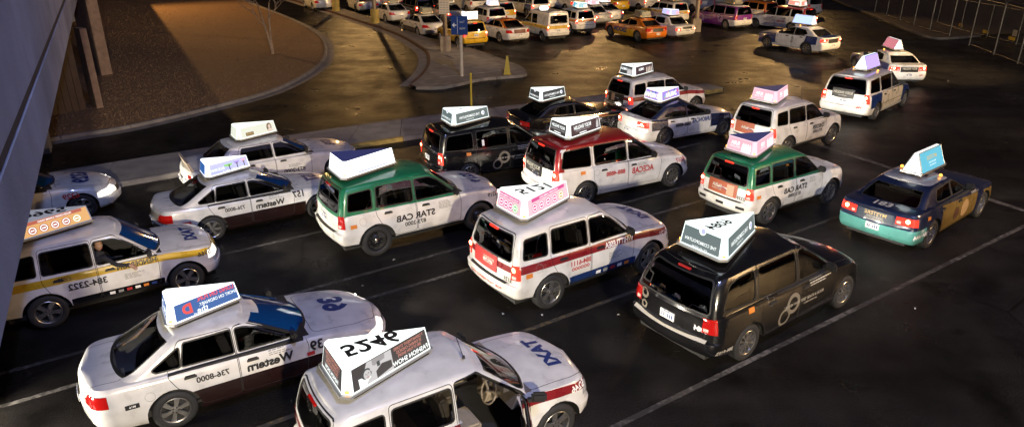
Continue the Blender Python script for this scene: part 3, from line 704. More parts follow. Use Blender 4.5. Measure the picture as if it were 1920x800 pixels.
def sign_aframe(T, x, z, L=1.30, Wd=.44, h=.46, col=(.55, .8, 1), s=1.3, paint_fn=None, endc=(1, 1, 1), ends=1.4):
    """two-sided lit roof sign along the roof, triangular ends"""
    g = G(); g.box((x + L / 2, 0, .0), (L * 1.08, Wd * 1.1, .05)); g.box((x + .2, 0, -.045), (.06, Wd * 1.3, .05), mi=1); g.box((x + L - .2, 0, -.045), (.06, Wd * 1.3, .05), mi=1)
    sgn = g.obj('roof_sign', [M['silver'], M['cabin']], T, loc=(0, 0, z + .075))
    t = .05; zb = .027
    vs = [(x, -Wd / 2, zb), (x + L, -Wd / 2, zb), (x + L, Wd / 2, zb), (x, Wd / 2, zb), (x + .03, -t, h), (x + L - .03, -t, h), (x + L - .03, t, h), (x + .03, t, h)]
    em = glow('end_%.2f_%.2f_%.2f_%.1f' % (*endc, ends), endc, ends)
    g = G(); g.add(vs, [[4, 5, 6, 7], [1, 2, 6, 5], [3, 0, 4, 7]], 0); g.obj('light_box', [em], sgn)
    fm = glow('face_%.2f_%.2f_%.2f_%.1f' % (*col, s), col, s)
    g = G(); g.add(vs, [[0, 1, 5, 4]], 0); g.obj('ad_panel', [fm], sgn)
    g = G(); g.add(vs, [[2, 3, 7, 6]], 0); g.obj('ad_panel', [fm], sgn)
    g = G()
    for a, b in ((0, 4), (1, 5), (4, 5)): g.tube([vs[a], vs[b]], .012, 6)
    for a, b in ((3, 7), (2, 6), (7, 6)): g.tube([vs[a], vs[b]], .012, 6)
    g.obj('frame', M['silver'], sgn)
    for sd in (-1, 1):
        U = Vector((-sd, 0, 0)); V = Vector((0, -sd * (Wd / 2 - t), h - zb)).normalized()
        if paint_fn: paint_fn(sgn, Vector((x + L / 2, sd * (Wd / 2 + t) / 2, (zb + h) / 2)), U if sd > 0 else Vector((1, 0, 0)), V, L, (h - zb) * 1.05, sd)
    for k in (-1, 1):
        g = G(); g.lathe([(.035, 0), (.035, .04), (.02, .055), (.001, .058)], 10, 'z', (x + L * .42, k * .46, -.085)); g.obj('marker_light', M['amber'], sgn)
    return sgn
# ---------------------------------------------------------------- cabin
_CAB = {}
def cabin_parts(T, S, driver=None, light=False, rear=True):
    key = (S['wb'], S['zsh'][0][1], light)
    if key not in _CAB:
        b = S['zsh'][1][1]; sm = M['seatlight'] if light else M['seat']; x1 = S['mirror'][0] - .85; z0 = .30; zs = b - .42
        d = {}
        def seat(w):
            bm = bmesh.new()
            for c, s_, tl in (((.22, 0, zs), (.50, w, .16), 0), ((-.06, 0, zs + .36), (.14, w * .95, .66), -.22), ((-.13, 0, zs + .70), (.10, w * .45, .15), -.2)):
                r_ = bmesh.ops.create_cube(bm, size=1); mt = Matrix.Translation(c) @ Matrix.Rotation(tl, 4, 'Y') @ Matrix.Diagonal((*s_, 1)); bmesh.ops.transform(bm, matrix=mt, verts=r_['verts'])
            bmesh.ops.bevel(bm, geom=bm.edges[:], offset=.035, segments=2, affect='EDGES'); me = me_bm('seat', bm, [sm]); bm.free(); return me
        d['seat'] = seat(.50); d['rear_seat'] = seat(1.30); d['x'] = x1
        g = G(); g.box((0, 0, 0), (.42, S['W'] * 1.66, .22), top=(.55, 1.0)); g.box((-.16, -.37, .10), (.14, .36, .08), top=(.6, .8)); g.box((-.18, 0, -.16), (.20, .30, .34)); d['dashboard'] = g.me('dashboard', M['seatlight'] if light else M['trim'])
        g = G(); N = 24; ring = [(.0, .175 * math.cos(2 * math.pi * k / N), .175 * math.sin(2 * math.pi * k / N)) for k in range(N + 1)]; g.tube(ring, .016, 8, caps=False)
        for a in (0, 120, 240): g.tube([(.0, 0, 0), (0, .17 * math.cos(R(a - 90)), .17 * math.sin(R(a - 90)))], .018, 6)
        g.lathe([(.055, -.02), (.05, .02), (.001, .025)], 12, 'z'); g.tube([(0, 0, 0), (.25, 0, -.02)], .03, 8)
        d['steering_wheel'] = g.me('steering_wheel', M['seatlight'] if light else M['trim'], True)
        g = G(); g.box(((x1 + .3), 0, z0), (2.4, S['W'] * 1.7, .05)); d['floor_pan'] = g.me('floor_pan', M['cabin']); d['zs'] = zs; d['b'] = b
        g = G(); g.box((x1 - .05, 0, d['b'] * .5 + .20), (2.1, .05, d['b'] - .42)); g.box((x1 - .05, 0, d['b'] * .5 + .30), (1.8, .09, .07)); d['door_lining'] = g.me('door_lining', M['seatlight'] if light else M['cabin'])
        _CAB[key] = d
    d = _CAB[key]; x1 = d['x']
    mesh_obj('floor_pan', d['floor_pan'], T)
    for y in ((-1, 1) if not light else (1,)): mesh_obj('door_lining', d['door_lining'], T, (0, y * (S['W'] - .085), 0))
    for y in (-.38, .38): mesh_obj('seat', d['seat'], T, (x1 - .12, y, 0))
    if rear: mesh_obj('rear_seat', d['rear_seat'], T, (x1 - .90, 0, -.08))
    mesh_obj('dashboard', d['dashboard'], T, (x1 + .98, 0, d['b'] - .10)); o = mesh_obj('steering_wheel', d['steering_wheel'], T, (x1 + .60, -.38, d['b'] - .06), (0, R(24), 0))
# ---------------------------------------------------------------- assembling
_BODY = {}
def body_meshes(mdl, livery, key):
    """paint the shell in its livery and split it into body and panels; livery = [(proj, poly, paint, filter)]"""
    if key in _BODY: return _BODY[key]
    bm = mdl['bm'].copy(); zl = bm.faces.layers.int['zone']; pl = bm.faces.layers.int['part']
    base = livery['base']; mats = [paint(*base), M['rubber'], M['seam']]; idx = {}
    def mi(pc):
        if pc[0] not in idx: idx[pc[0]] = len(mats); mats.append(paint(*pc))
        return idx[pc[0]]
    if livery.get('kill'):
        bmesh.ops.delete(bm, geom=[f for f in bm.faces if livery['kill'](f, f[zl])], context='FACES')
    for z in livery.get('zones', []):
        proj, poly, pc = z[:3]; flt = z[3] if len(z) > 3 else None; k = mi(pc)
        okm = lambda f: f.material_index not in (1, 2) or (len(z) > 4 and f.material_index == 2)
        if proj == 'all':
            for f in bm.faces:
                if okm(f) and (flt is None or flt(f, f[zl])): f.material_index = k
            continue
        if proj == 'side': sel = lambda f: okm(f) and (abs(f.normal.y) > .25 or f[zl] == LOW) and (flt is None or flt(f, f[zl]))
        elif proj == 'top': sel = lambda f: okm(f) and f.normal.z > .3 and (flt is None or flt(f, f[zl]))
        else: sel = lambda f: okm(f) and f.normal.x < -.25 and (flt is None or flt(f, f[zl]))
        for f in cut(bm, poly_planes(poly, proj), sel): f.material_index = k
    res = []
    groups = {}
    for f in bm.faces: groups.setdefault(f[pl], []).append(f)
    names = dict(mdl['panels'])
    for pid, fs in sorted(groups.items()):
        nb = bmesh.new(); mp = {}
        for f in fs:
            q = []
            for v in f.verts:
                if v not in mp: mp[v] = nb.verts.new(v.co)
                q.append(mp[v])
            try: nf = nb.faces.new(q); nf.material_index = f.material_index
            except ValueError: pass
        nm = names.get(pid, 'body'); res.append((nm, me_bm(nm, nb, mats, True, 32), sum((f.calc_center_median().y for f in fs)) / len(fs))); nb.free()
    bm.free(); _BODY[key] = res; return res
_SH = {}
def shared(key, fn):
    if key not in _SH: _SH[key] = fn()
    return _SH[key]
def taxi(kind, pos, yaw, label, livery, lkey, group=None, sc=1., wheel=None, tail='tail', head='headl', wind=None, skip_panel=None, cabin=1, light_cabin=False, name='taxi', open_win=None, handles=True, cat='taxi', win=None):
    mdl = MODELS[kind]; S = mdl['S']; T = empty(name, (pos[0], pos[1], 0), R(yaw), sc); tag(T, label, cat, group)
    for nm, me, yc in body_meshes(mdl, livery, lkey):
        if skip_panel and skip_panel(nm, yc, me): continue
        mesh_obj(nm, me, T)
    tails = []; heads = []
    for nm, me, ml, s in mdl['parts']:
        if open_win and open_win(nm, s, me): continue
        alt = None
        if nm == 'taillight' and tail != 'tail': alt = [M[tail], M['rubber']]
        if nm == 'headlight' and head != 'headl': alt = [M[head], M['rubber']]
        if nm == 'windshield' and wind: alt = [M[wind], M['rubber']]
        if nm in ('window', 'quarter_window') and win: alt = [M[win], M['rubber']]
        if alt:
            def mk(me=me, alt=alt):
                m2 = me.copy(); m2.materials.clear()
                for q in alt: m2.materials.append(q)
                return m2
            me = shared((kind, nm, s, me.name, alt[0].name), mk)
        o = mesh_obj(nm, me, T)
        if nm == 'taillight': tails.append(o)
        if nm == 'headlight': heads.append(o)
    for nm, me in mdl['sh'].items(): mesh_obj(nm, me, T)
    ty, rm = wheel_mesh(wheel or S['wheel'], S['r'])
    for x in (0, S['wb']):
        for s in (1, -1):
            w = empty('wheel', (0, 0, 0)); w.parent = T; w.location = (x, s * (S['W'] - .125), S['r']); w.rotation_euler = (0, random.uniform(0, 6), 0 if s > 0 else math.pi)
            mesh_obj('tyre', ty, w); mesh_obj('rim', rm, w)
            mesh_obj('wheel_arch', mdl['arch'], T, (x, s * S['W'], S['r'])).scale = (1, s, 1)
    # mirrors, handles, number plate
    mx, mz = S['mirror']
    def mk_mirror():
        bm = bmesh.new(); bmesh.ops.create_cube(bm, size=1); bmesh.ops.transform(bm, matrix=Matrix.Translation((0, .13, .07)) @ Matrix.Diagonal((.09, .22, .16, 1)), verts=bm.verts[:])
        bmesh.ops.bevel(bm, geom=bm.edges[:], offset=.03, segments=2, affect='EDGES')
        r_ = bmesh.ops.create_cube(bm, size=1); bmesh.ops.transform(bm, matrix=Matrix.Translation((.0, .02, .03)) @ Matrix.Diagonal((.06, .10, .05, 1)), verts=r_['verts'])
        me = me_bm('mirror', bm, [M['trim']]); bm.free(); return me
    mm = shared('mirror', mk_mirror); wl = MODELS[kind]
    for s in (1, -1):
        if skip_panel and s < 0 and skip_panel('mirror', -1, None): continue
        p = proj_pt(mdl, 'side', mx, mz, s, 0)
        if p is None: p = Vector((mx, s * S['W'] * .9, mz))
        o = mesh_obj('mirror', mm, T, (mx, p.y - s * .02, mz)); o.scale = (1, s, 1)
    if handles:
        def mk_handle():
            g = G(); g.box((0, 0, 0), (.19, .028, .035), top=(.95, .6)); g.box((0, -.018, .0), (.15, .012, .06), mi=1); return g.me('door_handle', [M['trim'], M['seam']])
        hm = shared('handle', mk_handle)
        for i, (x, z) in enumerate(S['handles']):
            for s in (1, -1):
                if skip_panel and s < 0 and skip_panel('handle', -1, i): continue
                p = proj_pt(mdl, 'side', x, z, s, .012)
                if p is not None: o = mesh_obj('door_handle', hm, T, p); o.scale = (1, s, 1)
    y0, z0 = S['plate']; p = proj_pt(mdl, 'rear', y0 + .0, z0, off=.004)
    if p is not None:
        def mk_plate():
            g = G(); g.box((0, 0, 0), (.012, .31, .155)); [g.box((-.0075, -.11 + q * .044, -.01), (.004, .026, .07), mi=1) for q in range(6) if q != 3]; g.box((-.0075, 0, .058), (.004, .16, .016), mi=1); return g.me('number_plate', [M['plate'], M['navyp']])
        mesh_obj('number_plate', shared('plate', mk_plate), T, p - Vector((.004, 0, 0)))
    if S['stop']:
        p = proj_pt(mdl, 'rear', 0, S['stop'], off=.004)
        if p is not None:
            g = G(); g.box(p - Vector((.01, 0, 0)), (.035, .26, .035)); mesh_obj('brake_lamp', shared((kind, tail, 'stop'), lambda: g.me('brake_lamp', M['tailon' if tail != 'tail' else 'tail'])), T)
    if cabin: cabin_parts(T, S, light=light_cabin)
    for o in tails:
        if tail == 'tailon':
            c = sum((Vector(v.co) for v in o.data.vertices), Vector()) / len(o.data.vertices); s = 1 if c.y > 0 else -1
            p = proj_pt(mdl, 'rear', c.y - s * .02, c.z, off=.016)
            if p is not None:
                g = G(); g.lathe([(.05, 0), (.045, .006), (.001, .008)], 14, 'y'); g.xf(Matrix.Rotation(math.pi / 2, 4, 'Z')); g.xf(Matrix.Translation(p)); g.obj('lamp_core', M['tailcore'], o)
    tx = S['tail']
    for s in (1, -1):
        def mk_rev(s=s):
            P = []
            for b in (tx[4] + .025, tx[4] + .085):
                for a in (tx[2] + .025, tx[2] + .07, tx[2] + .115):
                    p = proj_pt(mdl, 'rear', s * a, b, off=.014)
                    if p is None: return None
                    P.append(p)
            g = G(); g.add(P, [[0, 1, 4, 3], [1, 2, 5, 4]]); return g.me('reverse_lamp', M['revl'])
        me = shared((kind, 'rev', s), mk_rev)
        if me: mesh_obj('reverse_lamp', me, T)
    return T, mdl
def headlamps(T, mdl, power=60., size=R(62), tilt=-5, col=(1, .90, .74), core=True):
    """the two lit headlamps and the light they throw"""
    S = mdl['S']; h = S['head']; z = (h[4] + h[5]) / 2
    for s in (1, -1):
        y = s * (S['W'] * .72); p = None
        for k in range(40):
            pp = proj_pt(mdl, 'front', y, z, off=.012)
            if pp is not None: p = pp; break
        if p is None: continue
        if core:
            g = G(); g.lathe([(.05, 0), (.045, .010), (.001, .014)], 16, 'y'); g.xf(Matrix.Rotation(-math.pi / 2, 4, 'Z')); g.xf(Matrix.Translation(p)); g.obj('headlamp_core', M['headon'], T)
        ld = bpy.data.lights.new('headlamp_beam', 'SPOT'); ld.energy = power; ld.spot_size = size; ld.spot_blend = .8; ld.shadow_soft_size = .06; ld.color = col
        lo = bpy.data.objects.new('headlamp_beam', ld); link(lo, T); lo.location = p + Vector((.05, 0, 0)); lo.rotation_euler = Vector((1, 0, math.tan(R(tilt)))).to_track_quat('-Z', 'Y').to_euler()
# ------------------------------------------------------------------ the setting
def asphalt_mat():
    m = bpy.data.materials.new('asphalt'); nt, b = nodes(m); N = nt.nodes; L = nt.links
    tc = N.new('ShaderNodeTexCoord')
    def noise(sc, det=6, rough=.6, vec=None):
        n = N.new('ShaderNodeTexNoise'); n.inputs['Scale'].default_value = sc; n.inputs['Detail'].default_value = det; n.inputs['Roughness'].default_value = rough
        L.new(vec or tc.outputs['Object'], n.inputs['Vector']); return n.outputs[0]
    def ramp(src, a, b_, c0, c1):
        r_ = N.new('ShaderNodeMapRange'); r_.inputs['From Min'].default_value = a; r_.inputs['From Max'].default_value = b_; r_.inputs['To Min'].default_value = c0; r_.inputs['To Max'].default_value = c1
        L.new(src, r_.inputs['Value']); return r_.outputs[0]
    def mul(a, b_):
        q = N.new('ShaderNodeMath'); q.operation = 'MULTIPLY'; L.new(a, q.inputs[0])
        if isinstance(b_, float): q.inputs[1].default_value = b_
        else: L.new(b_, q.inputs[1])
        return q.outputs[0]
    big = ramp(noise(.16, 5), .35, .65, .55, 1.35); mid = ramp(noise(1.3, 8, .7), .3, .7, .72, 1.25); fine = ramp(noise(42, 3), .35, .65, .45, 1.75)
    # tyre-worn tracks along the lanes
    mp = N.new('ShaderNodeMapping'); mp.inputs['Rotation'].default_value = (0, 0, R(-34)); mp.inputs['Scale'].default_value = (.05, .75, 1); L.new(tc.outputs['Object'], mp.inputs['Vector'])
    trk = ramp(noise(1.0, 3, .5, mp.outputs[0]), .35, .65, .65, 1.3)
    oil = ramp(noise(.7, 4, .55), .57, .68, 1.0, .42)
    v = mul(mul(mul(mul(mul(big, mid), fine), trk), oil), 1.0)
    # patches and cracks
    vo = N.new('ShaderNodeTexVoronoi'); vo.feature = 'DISTANCE_TO_EDGE'; vo.inputs['Scale'].default_value = .14
    dv = N.new('ShaderNodeMix'); dv.data_type = 'VECTOR'; dv.inputs['Factor'].default_value = .25
    nn = N.new('ShaderNodeTexNoise'); nn.inputs['Scale'].default_value = .9; nn.inputs['Detail'].default_value = 6; L.new(tc.outputs['Object'], nn.inputs['Vector'])
    L.new(tc.outputs['Object'], dv.inputs['A']); L.new(nn.outputs['Color'], dv.inputs['B']); L.new(dv.outputs['Result'], vo.inputs['Vector'])
    crack = ramp(vo.outputs['Distance'], .0008, .003, .40, 1.0)
    v = mul(v, crack)
    cr = N.new('ShaderNodeMix'); cr.data_type = 'RGBA'; cr.blend_type = 'MULTIPLY'; cr.inputs['Factor'].default_value = 1; cr.inputs['A'].default_value = (.0125, .0112, .0105, 1)
    L.new(v, cr.inputs['B']); L.new(cr.outputs['Result'], b.inputs['Base Color'])
    rg = ramp(noise(.55, 7, .62), .36, .64, .27, .50); L.new(rg, b.inputs['Roughness']); b.inputs['Specular IOR Level'].default_value = .115
    bp = N.new('ShaderNodeBump'); bp.inputs['Strength'].default_value = .30; bp.inputs['Distance'].default_value = .012
    L.new(fine, bp.inputs['Height']); L.new(bp.outputs[0], b.inputs['Normal']); return m
M['asphalt'] = asphalt_mat()
M['concrete'] = mat('concrete', (.25, .23, .20), .85, noise=.30, nscale=1.6, bump=.3, bscale=50)
M['kerbc'] = mat('kerb_concrete', (.20, .18, .16), .85, noise=.35, nscale=2.2, bump=.3, bscale=40)
M['kerby'] = mat('kerb_worn_yellow', (.34, .23, .06), .8, noise=.5, nscale=3.5, bump=.3, bscale=40)
M['kerbr'] = mat('kerb_dark_red', (.07, .025, .018), .8, noise=.4, nscale=3)
M['dirt'] = mat('verge_dirt', (.09, .065, .045), .95, noise=.4, nscale=3, bump=.5, bscale=20)
M['gravel'] = mat('gravel_bed', (.19, .105, .045), .95, noise=.55, nscale=22, bump=.9, bscale=26)
M['stone'] = mat('gravel_stone', (.21, .125, .06), .9, noise=.5, nscale=3)
def line_mat(key, col):
    m = bpy.data.materials.new(key); nt, b = nodes(m); N = nt.nodes; L = nt.links; tc = N.new('ShaderNodeTexCoord')
    n1 = N.new('ShaderNodeTexNoise'); n1.inputs['Scale'].default_value = 9; n1.inputs['Detail'].default_value = 8; L.new(tc.outputs['Object'], n1.inputs['Vector'])
    n2 = N.new('ShaderNodeTexNoise'); n2.inputs['Scale'].default_value = .5; n2.inputs['Detail'].default_value = 3; L.new(tc.outputs['Object'], n2.inputs['Vector'])
    ad = N.new('ShaderNodeMath'); ad.operation = 'ADD'; L.new(n1.outputs[0], ad.inputs[0]); L.new(n2.outputs[0], ad.inputs[1])
    mr = N.new('ShaderNodeMapRange'); mr.inputs['From Min'].default_value = .95; mr.inputs['From Max'].default_value = 1.20; L.new(ad.outputs[0], mr.inputs['Value'])
    mx = N.new('ShaderNodeMix'); mx.data_type = 'RGBA'; mx.inputs['A'].default_value = (.03, .027, .025, 1); mx.inputs['B'].default_value = (*col, 1); L.new(mr.outputs[0], mx.inputs['Factor'])
    L.new(mx.outputs['Result'], b.inputs['Base Color']); b.inputs['Roughness'].default_value = .6; return m
M['linew'] = line_mat('worn_white_line', (.14, .13, .115)); M['liney'] = line_mat('worn_yellow_line', (.13, .09, .03))
g = G(); g.add([(-300, -60, 0), (300, -60, 0), (300, 500, 0), (-300, 500, 0)], [[0, 1, 2, 3]]); tag(g.obj('ground', M['asphalt']), 'dark asphalt of the taxi holding lanes and lot', kind='structure')
LD = Vector((math.cos(R(34)), math.sin(R(34)), 0)); LN = Vector((-math.sin(R(34)), math.cos(R(34)), 0))
def lane(off, s0, s1, m, w=.11, name='lane_marking'):
    g = G(); a = LN * off + LD * s0; b = LN * off + LD * s1; q = LN * w / 2; z = Vector((0, 0, .004))
    g.add([a - q + z, b - q + z, b + q + z, a + q + z], [[0, 1, 2, 3]]); tag(g.obj(name, m), kind='structure')
for off, s0, s1, m in ((6.58, -4, 24.5, 'linew'), (9.7, -4, 19.5, 'liney'), (12.62, -8, 19.3, 'linew'), (13.72, -9, 19, 'linew'), (16.6, -12, 19.5, 'linew'), (19.7, -14, 19.5, 'linew')): lane(off, s0, s1, M[m])
def ground_line(a, b, w, m, name='road_marking'):
    a, b = Vector((*a, .004)), Vector((*b, .004)); d = (b - a).normalized(); q = Vector((-d.y, d.x, 0)) * w / 2
    g = G(); g.add([a - q, b - q, b + q, a + q], [[0, 1, 2, 3]]); tag(g.obj(name, m), kind='structure')
ground_line((10.6, 25.3), (14.6, 17.4), .22, M['linew'], 'stop_line')
ground_line((-1.4, 41.0), (12.6, 49.7), .10, M['linew'])
ground_line((8.6, 24.2), (10.4, 25.5), .10, M['linew'])
for t in (.17, .38, .585, .79):
    p = Vector((-1.4, 41.0)).lerp(Vector((12.6, 49.7)), t); d = Vector((math.cos(R(120)), math.sin(R(120)))); ground_line(tuple(p + d * .06), tuple(p + d * 5.2), .10, M['linew'])
for a, b in (((-7.4, 31.2), (-6.2, 33.6)), ((-6.6, 31.4), (-5.0, 33.2))): ground_line(a, b, .10, M['linew'])
def smooth(pts, n=5):
    P = [Vector((*p, 0)) for p in pts]; out = []
    for i in range(len(P) - 1):
        p0, p1, p2, p3 = P[max(i - 1, 0)], P[i], P[i + 1], P[min(i + 2, len(P) - 1)]
        for k in range(n):
            t = k / n; out.append(.5 * ((2 * p1) + (p2 - p0) * t + (2 * p0 - 5 * p1 + 4 * p2 - p3) * t * t + (3 * p1 - p0 - 3 * p2 + p3) * t ** 3))
    return out + [P[-1]]
def offset_line(L, d):
    out = []
    for i, p in enumerate(L):
        t = (L[min(i + 1, len(L) - 1)] - L[max(i - 1, 0)]).normalized(); out.append(p + Vector((-t.y, t.x, 0)) * d)
    return out
def resample(L, step):
    out = [L[0]]; acc = 0
    for i in range(1, len(L)):
        a, b = L[i - 1], L[i]; d = (b - a).length
        while acc + d >= step:
            t = (step - acc) / d; a = a.lerp(b, t); out.append(a.copy()); d = (b - a).length; acc = 0
        acc += d
    return out
def kerb(name, line, prof, m, step=2.4, gap=.012, parent=None, m2=None, sub=4):
    """kerb stones of one profile [(sideways, z)] along a line, each its own piece"""
    root = parent or tag(empty(name), kind='structure'); fine = resample(line, step / sub)
    for s in range(0, len(fine) - 1, sub):
        seg = fine[s:s + sub + 1]
        if len(seg) < 2: break
        seg = [p.copy() for p in seg]; d0 = (seg[1] - seg[0]).normalized(); d1 = (seg[-1] - seg[-2]).normalized(); seg[0] += d0 * gap; seg[-1] -= d1 * gap
        g = G(); vs = []; k = len(prof)
        for i, p in enumerate(seg):
            t = (seg[min(i + 1, len(seg) - 1)] - seg[max(i - 1, 0)]).normalized(); nrm = Vector((-t.y, t.x, 0))
            for o, z in prof: vs.append(p + nrm * o + Vector((0, 0, z + random.uniform(-.003, .003) * (i == 0))))
        fs = [[i * k + j, (i + 1) * k + j, (i + 1) * k + j + 1, i * k + j + 1] for i in range(len(seg) - 1) for j in range(k - 1)] + [list(range(k)), [(len(seg) - 1) * k + j for j in range(k)][::-1]]
        g.add(vs, fs); g.obj('kerb_stone', m if m2 is None or random.random() > .35 else m2, root)
    return root
# gravel bed with its kerb and gutter
gk = smooth([(-34, 8.5), (-24, 18.0), (-17.0, 24.7), (-14.8, 26.7), (-12.6, 30.2), (-11.2, 33.4), (-10.7, 38.4), (-11.2, 43.0), (-13.0, 49.4), (-16.2, 56.2), (-20.6, 63.9), (-28.7, 77.2), (-40, 96)], 6)
kerb('kerb', gk, [(0, -.02), (0, .10), (.03, .13), (.15, .13), (.15, -.02)], M['kerbc'])
g = G(); gut = offset_line(gk, -.45); n = len(gk); g.add([p + Vector((0, 0, .008)) for p in gk] + [p + Vector((0, 0, .004)) for p in gut], [[i, i + 1, n + i + 1, n + i][::-1] for i in range(n - 1)]); tag(g.obj('gutter', M['kerbc']), kind='structure')
inn = offset_line(gk, .15); poly = [(p.x, p.y) for p in inn] + [(-120, 130), (-120, -20)]
bm = bmesh.new(); f = bm.faces.new([bm.verts.new((x, y, .09)) for x, y in poly]); bmesh.ops.triangulate(bm, faces=[f]); tag(mesh_obj('gravel_bed', me_bm('gravel_bed', bm, [M['gravel']], False)), kind='structure'); bm.free()
def inside(p, poly):
    c = False; j = len(poly) - 1
    for i in range(len(poly)):
        xi, yi = poly[i]; xj, yj = poly[j]
        if (yi > p[1]) != (yj > p[1]) and p[0] < (xj - xi) * (p[1] - yi) / (yj - yi) + xi: c = not c
        j = i
    return c
g = G(); rnd = random.Random(3); cnt = 0
while cnt < 26000:
    px, py = rnd.uniform(90, 620), rnd.uniform(0, 265) ; p = gp(px, py, .09)
    if p.y > 75 or not inside((p.x, p.y), poly): continue
    s = rnd.uniform(.014, .034) * (1 + p.y / 70); a = rnd.uniform(0, 6.3); c, sn = math.cos(a) * s, math.sin(a) * s; h = s * rnd.uniform(.5, .9)
    g.add([(p.x + c, p.y + sn, .085), (p.x - sn * .8, p.y + c * .8, .085), (p.x - c, p.y - sn, .085), (p.x + sn * .7, p.y - c * .7, .085), (p.x + c * .2, p.y + sn * .3, .085 + h)], [[0, 1, 4], [1, 2, 4], [2, 3, 4], [3, 0, 4]]); cnt += 1
tag(g.obj('gravel', M['stone']), 'brown gravel covering the planted island', 'gravel', kind='stuff')
# raised median of concrete slabs between the lanes and the exit road
mt = smooth([(-30, 8.6), (-22, 15.2), (-14.7, 20.9), (-9.9, 24.2), (-3.9, 27.9), (4.1, 31.9), (9.5, 34.4)], 6); mb = smooth([(-29, 6.4), (-21, 13.4), (-13.4, 18.9), (-10.4, 21.0), (-3.5, 25.2), (5.1, 30.4), (10.2, 33.2)], 6)
med = tag(empty('median'), kind='structure')
g = G(); n = len(mt); vs = [p + Vector((0, 0, .11)) for p in mt] + [p + Vector((0, 0, .11)) for p in mb]; g.add(vs, [[i, n + i, n + i + 1, i + 1] for i in range(n - 1)]); g.obj('median_bed', M['cabin'], med)
k = 26
def along(L, t):
    f_ = t * (len(L) - 1); i = min(int(f_), len(L) - 2); return L[i].lerp(L[i + 1], f_ - i)
for i in range(k):
    a, b = (i + .006) / k, (i + .994) / k; q = [along(mt, a), along(mb, a), along(mb, b), along(mt, b)]; c = sum(q, Vector()) / 4
    v0 = [p.lerp(c, .0) for p in q]
    for j, other in ((0, 1), (1, 0), (2, 3), (3, 2)): v0[j] = q[j] + (q[other] - q[j]).normalized() * .19
    dz = random.uniform(-.004, .004); g = G(); g.add([p + Vector((0, 0, .05)) for p in v0] + [p + Vector((0, 0, .145 + dz)) for p in v0], [[4, 5, 6, 7], [0, 1, 5, 4], [1, 2, 6, 5], [2, 3, 7, 6], [3, 0, 4, 7]]); g.obj('slab', M['concrete'], med)
kerb('kerb', mb, [(.18, .0), (.18, .148), (.04, .148), (0, .12), (-.02, -.01)][::-1], M['kerby'], m2=M['kerbc'])
kerb('kerb', mt, [(-.18, .0), (-.18, .148), (-.04, .148), (0, .12), (.02, -.01)], M['kerbc'])
# pavement island between the exit road and the lot
left_px = [(768, 162), (790, 143), (802, 122), (800, 104), (788, 92), (740, 65), (668, 40), (600, 18), (540, 0)]
il = smooth([tuple(gp(*p).xy) for p in left_px], 5); ir = smooth([tuple(gp(*p).xy) for p in [(780, 168), (835, 167), (905, 152), (975, 146), (988, 142), (975, 128), (930, 111), (880, 94), (800, 74), (720, 45), (640, 18), (600, 2)]], 5)
isl = tag(empty('pavement'), kind='structure')
pv = [(p.x, p.y) for p in il][::-1] + [(p.x, p.y) for p in ir]
bm = bmesh.new(); f = bm.faces.new([bm.verts.new((x, y, .135)) for x, y in pv]); bmesh.ops.triangulate(bm, faces=[f]); mesh_obj('pavement_bed', me_bm('pavement_bed', bm, [M['kerbc']], False), isl); bm.free()
# slabs: clip a grid of squares to the island
def clip_poly(sub, poly):
    return sub
d1 = Vector((math.cos(R(30)), math.sin(R(30)))); d2 = Vector((-d1.y, d1.x)); o0 = Vector((-5.5, 33.0))
for i in range(-6, 9):
    for j in range(-2, 22):
        s = 1.5; cs = [o0 + d1 * (i * s + a * s * .992) + d2 * (j * s + b * s * .992) for a, b in ((.004, .004), (1, .004), (1, 1), (.004, 1))]
        if sum(inside(c, pv) for c in cs) == 4:
            dz = random.uniform(-.003, .003); g = G(); g.add([(c.x, c.y, .12) for c in cs] + [(c.x, c.y, .152 + dz) for c in cs], [[4, 5, 6, 7], [0, 1, 5, 4], [1, 2, 6, 5], [2, 3, 7, 6], [3, 0, 4, 7]]); g.obj('slab', M['concrete'], isl)
kerb('kerb', il, [(0, -.01), (0, .15), (-.14, .15), (-.14, -.01)], M['kerbr'], sub=5)
kerb('kerb', ir, [(0, -.01), (0, .15), (.14, .15), (.14, -.01)], M['kerbc'], sub=5)
g = G(); o1 = offset_line(il, .55); n = len(il); g.add([p + Vector((0, 0, .010)) for p in il] + [p + Vector((0, 0, .004)) for p in o1], [[i, i + 1, n + i + 1, n + i] for i in range(n - 1)]); tag(g.obj('gutter', M['concrete']), kind='structure')
# verge beside the fence
vk = smooth([(36.5, 92), (33.7, 77.2), (31.5, 65.1), (29.5, 53.8), (29.1, 49.9), (30.5, 49.6), (33.5, 51.0)], 5)
kerb('kerb', vk, [(0, -.01), (0, .14), (.16, .14), (.16, -.01)], M['kerbc'])
bm = bmesh.new(); f = bm.faces.new([bm.verts.new((p.x, p.y, .10)) for p in offset_line(vk, .16)] + [bm.verts.new(q) for q in ((90, 60, .10), (90, 120, .10), (50, 120, .10))]); bmesh.ops.triangulate(bm, faces=[f]); tag(mesh_obj('verge', me_bm('verge', bm, [M['dirt']], False)), kind='structure'); bm.free()
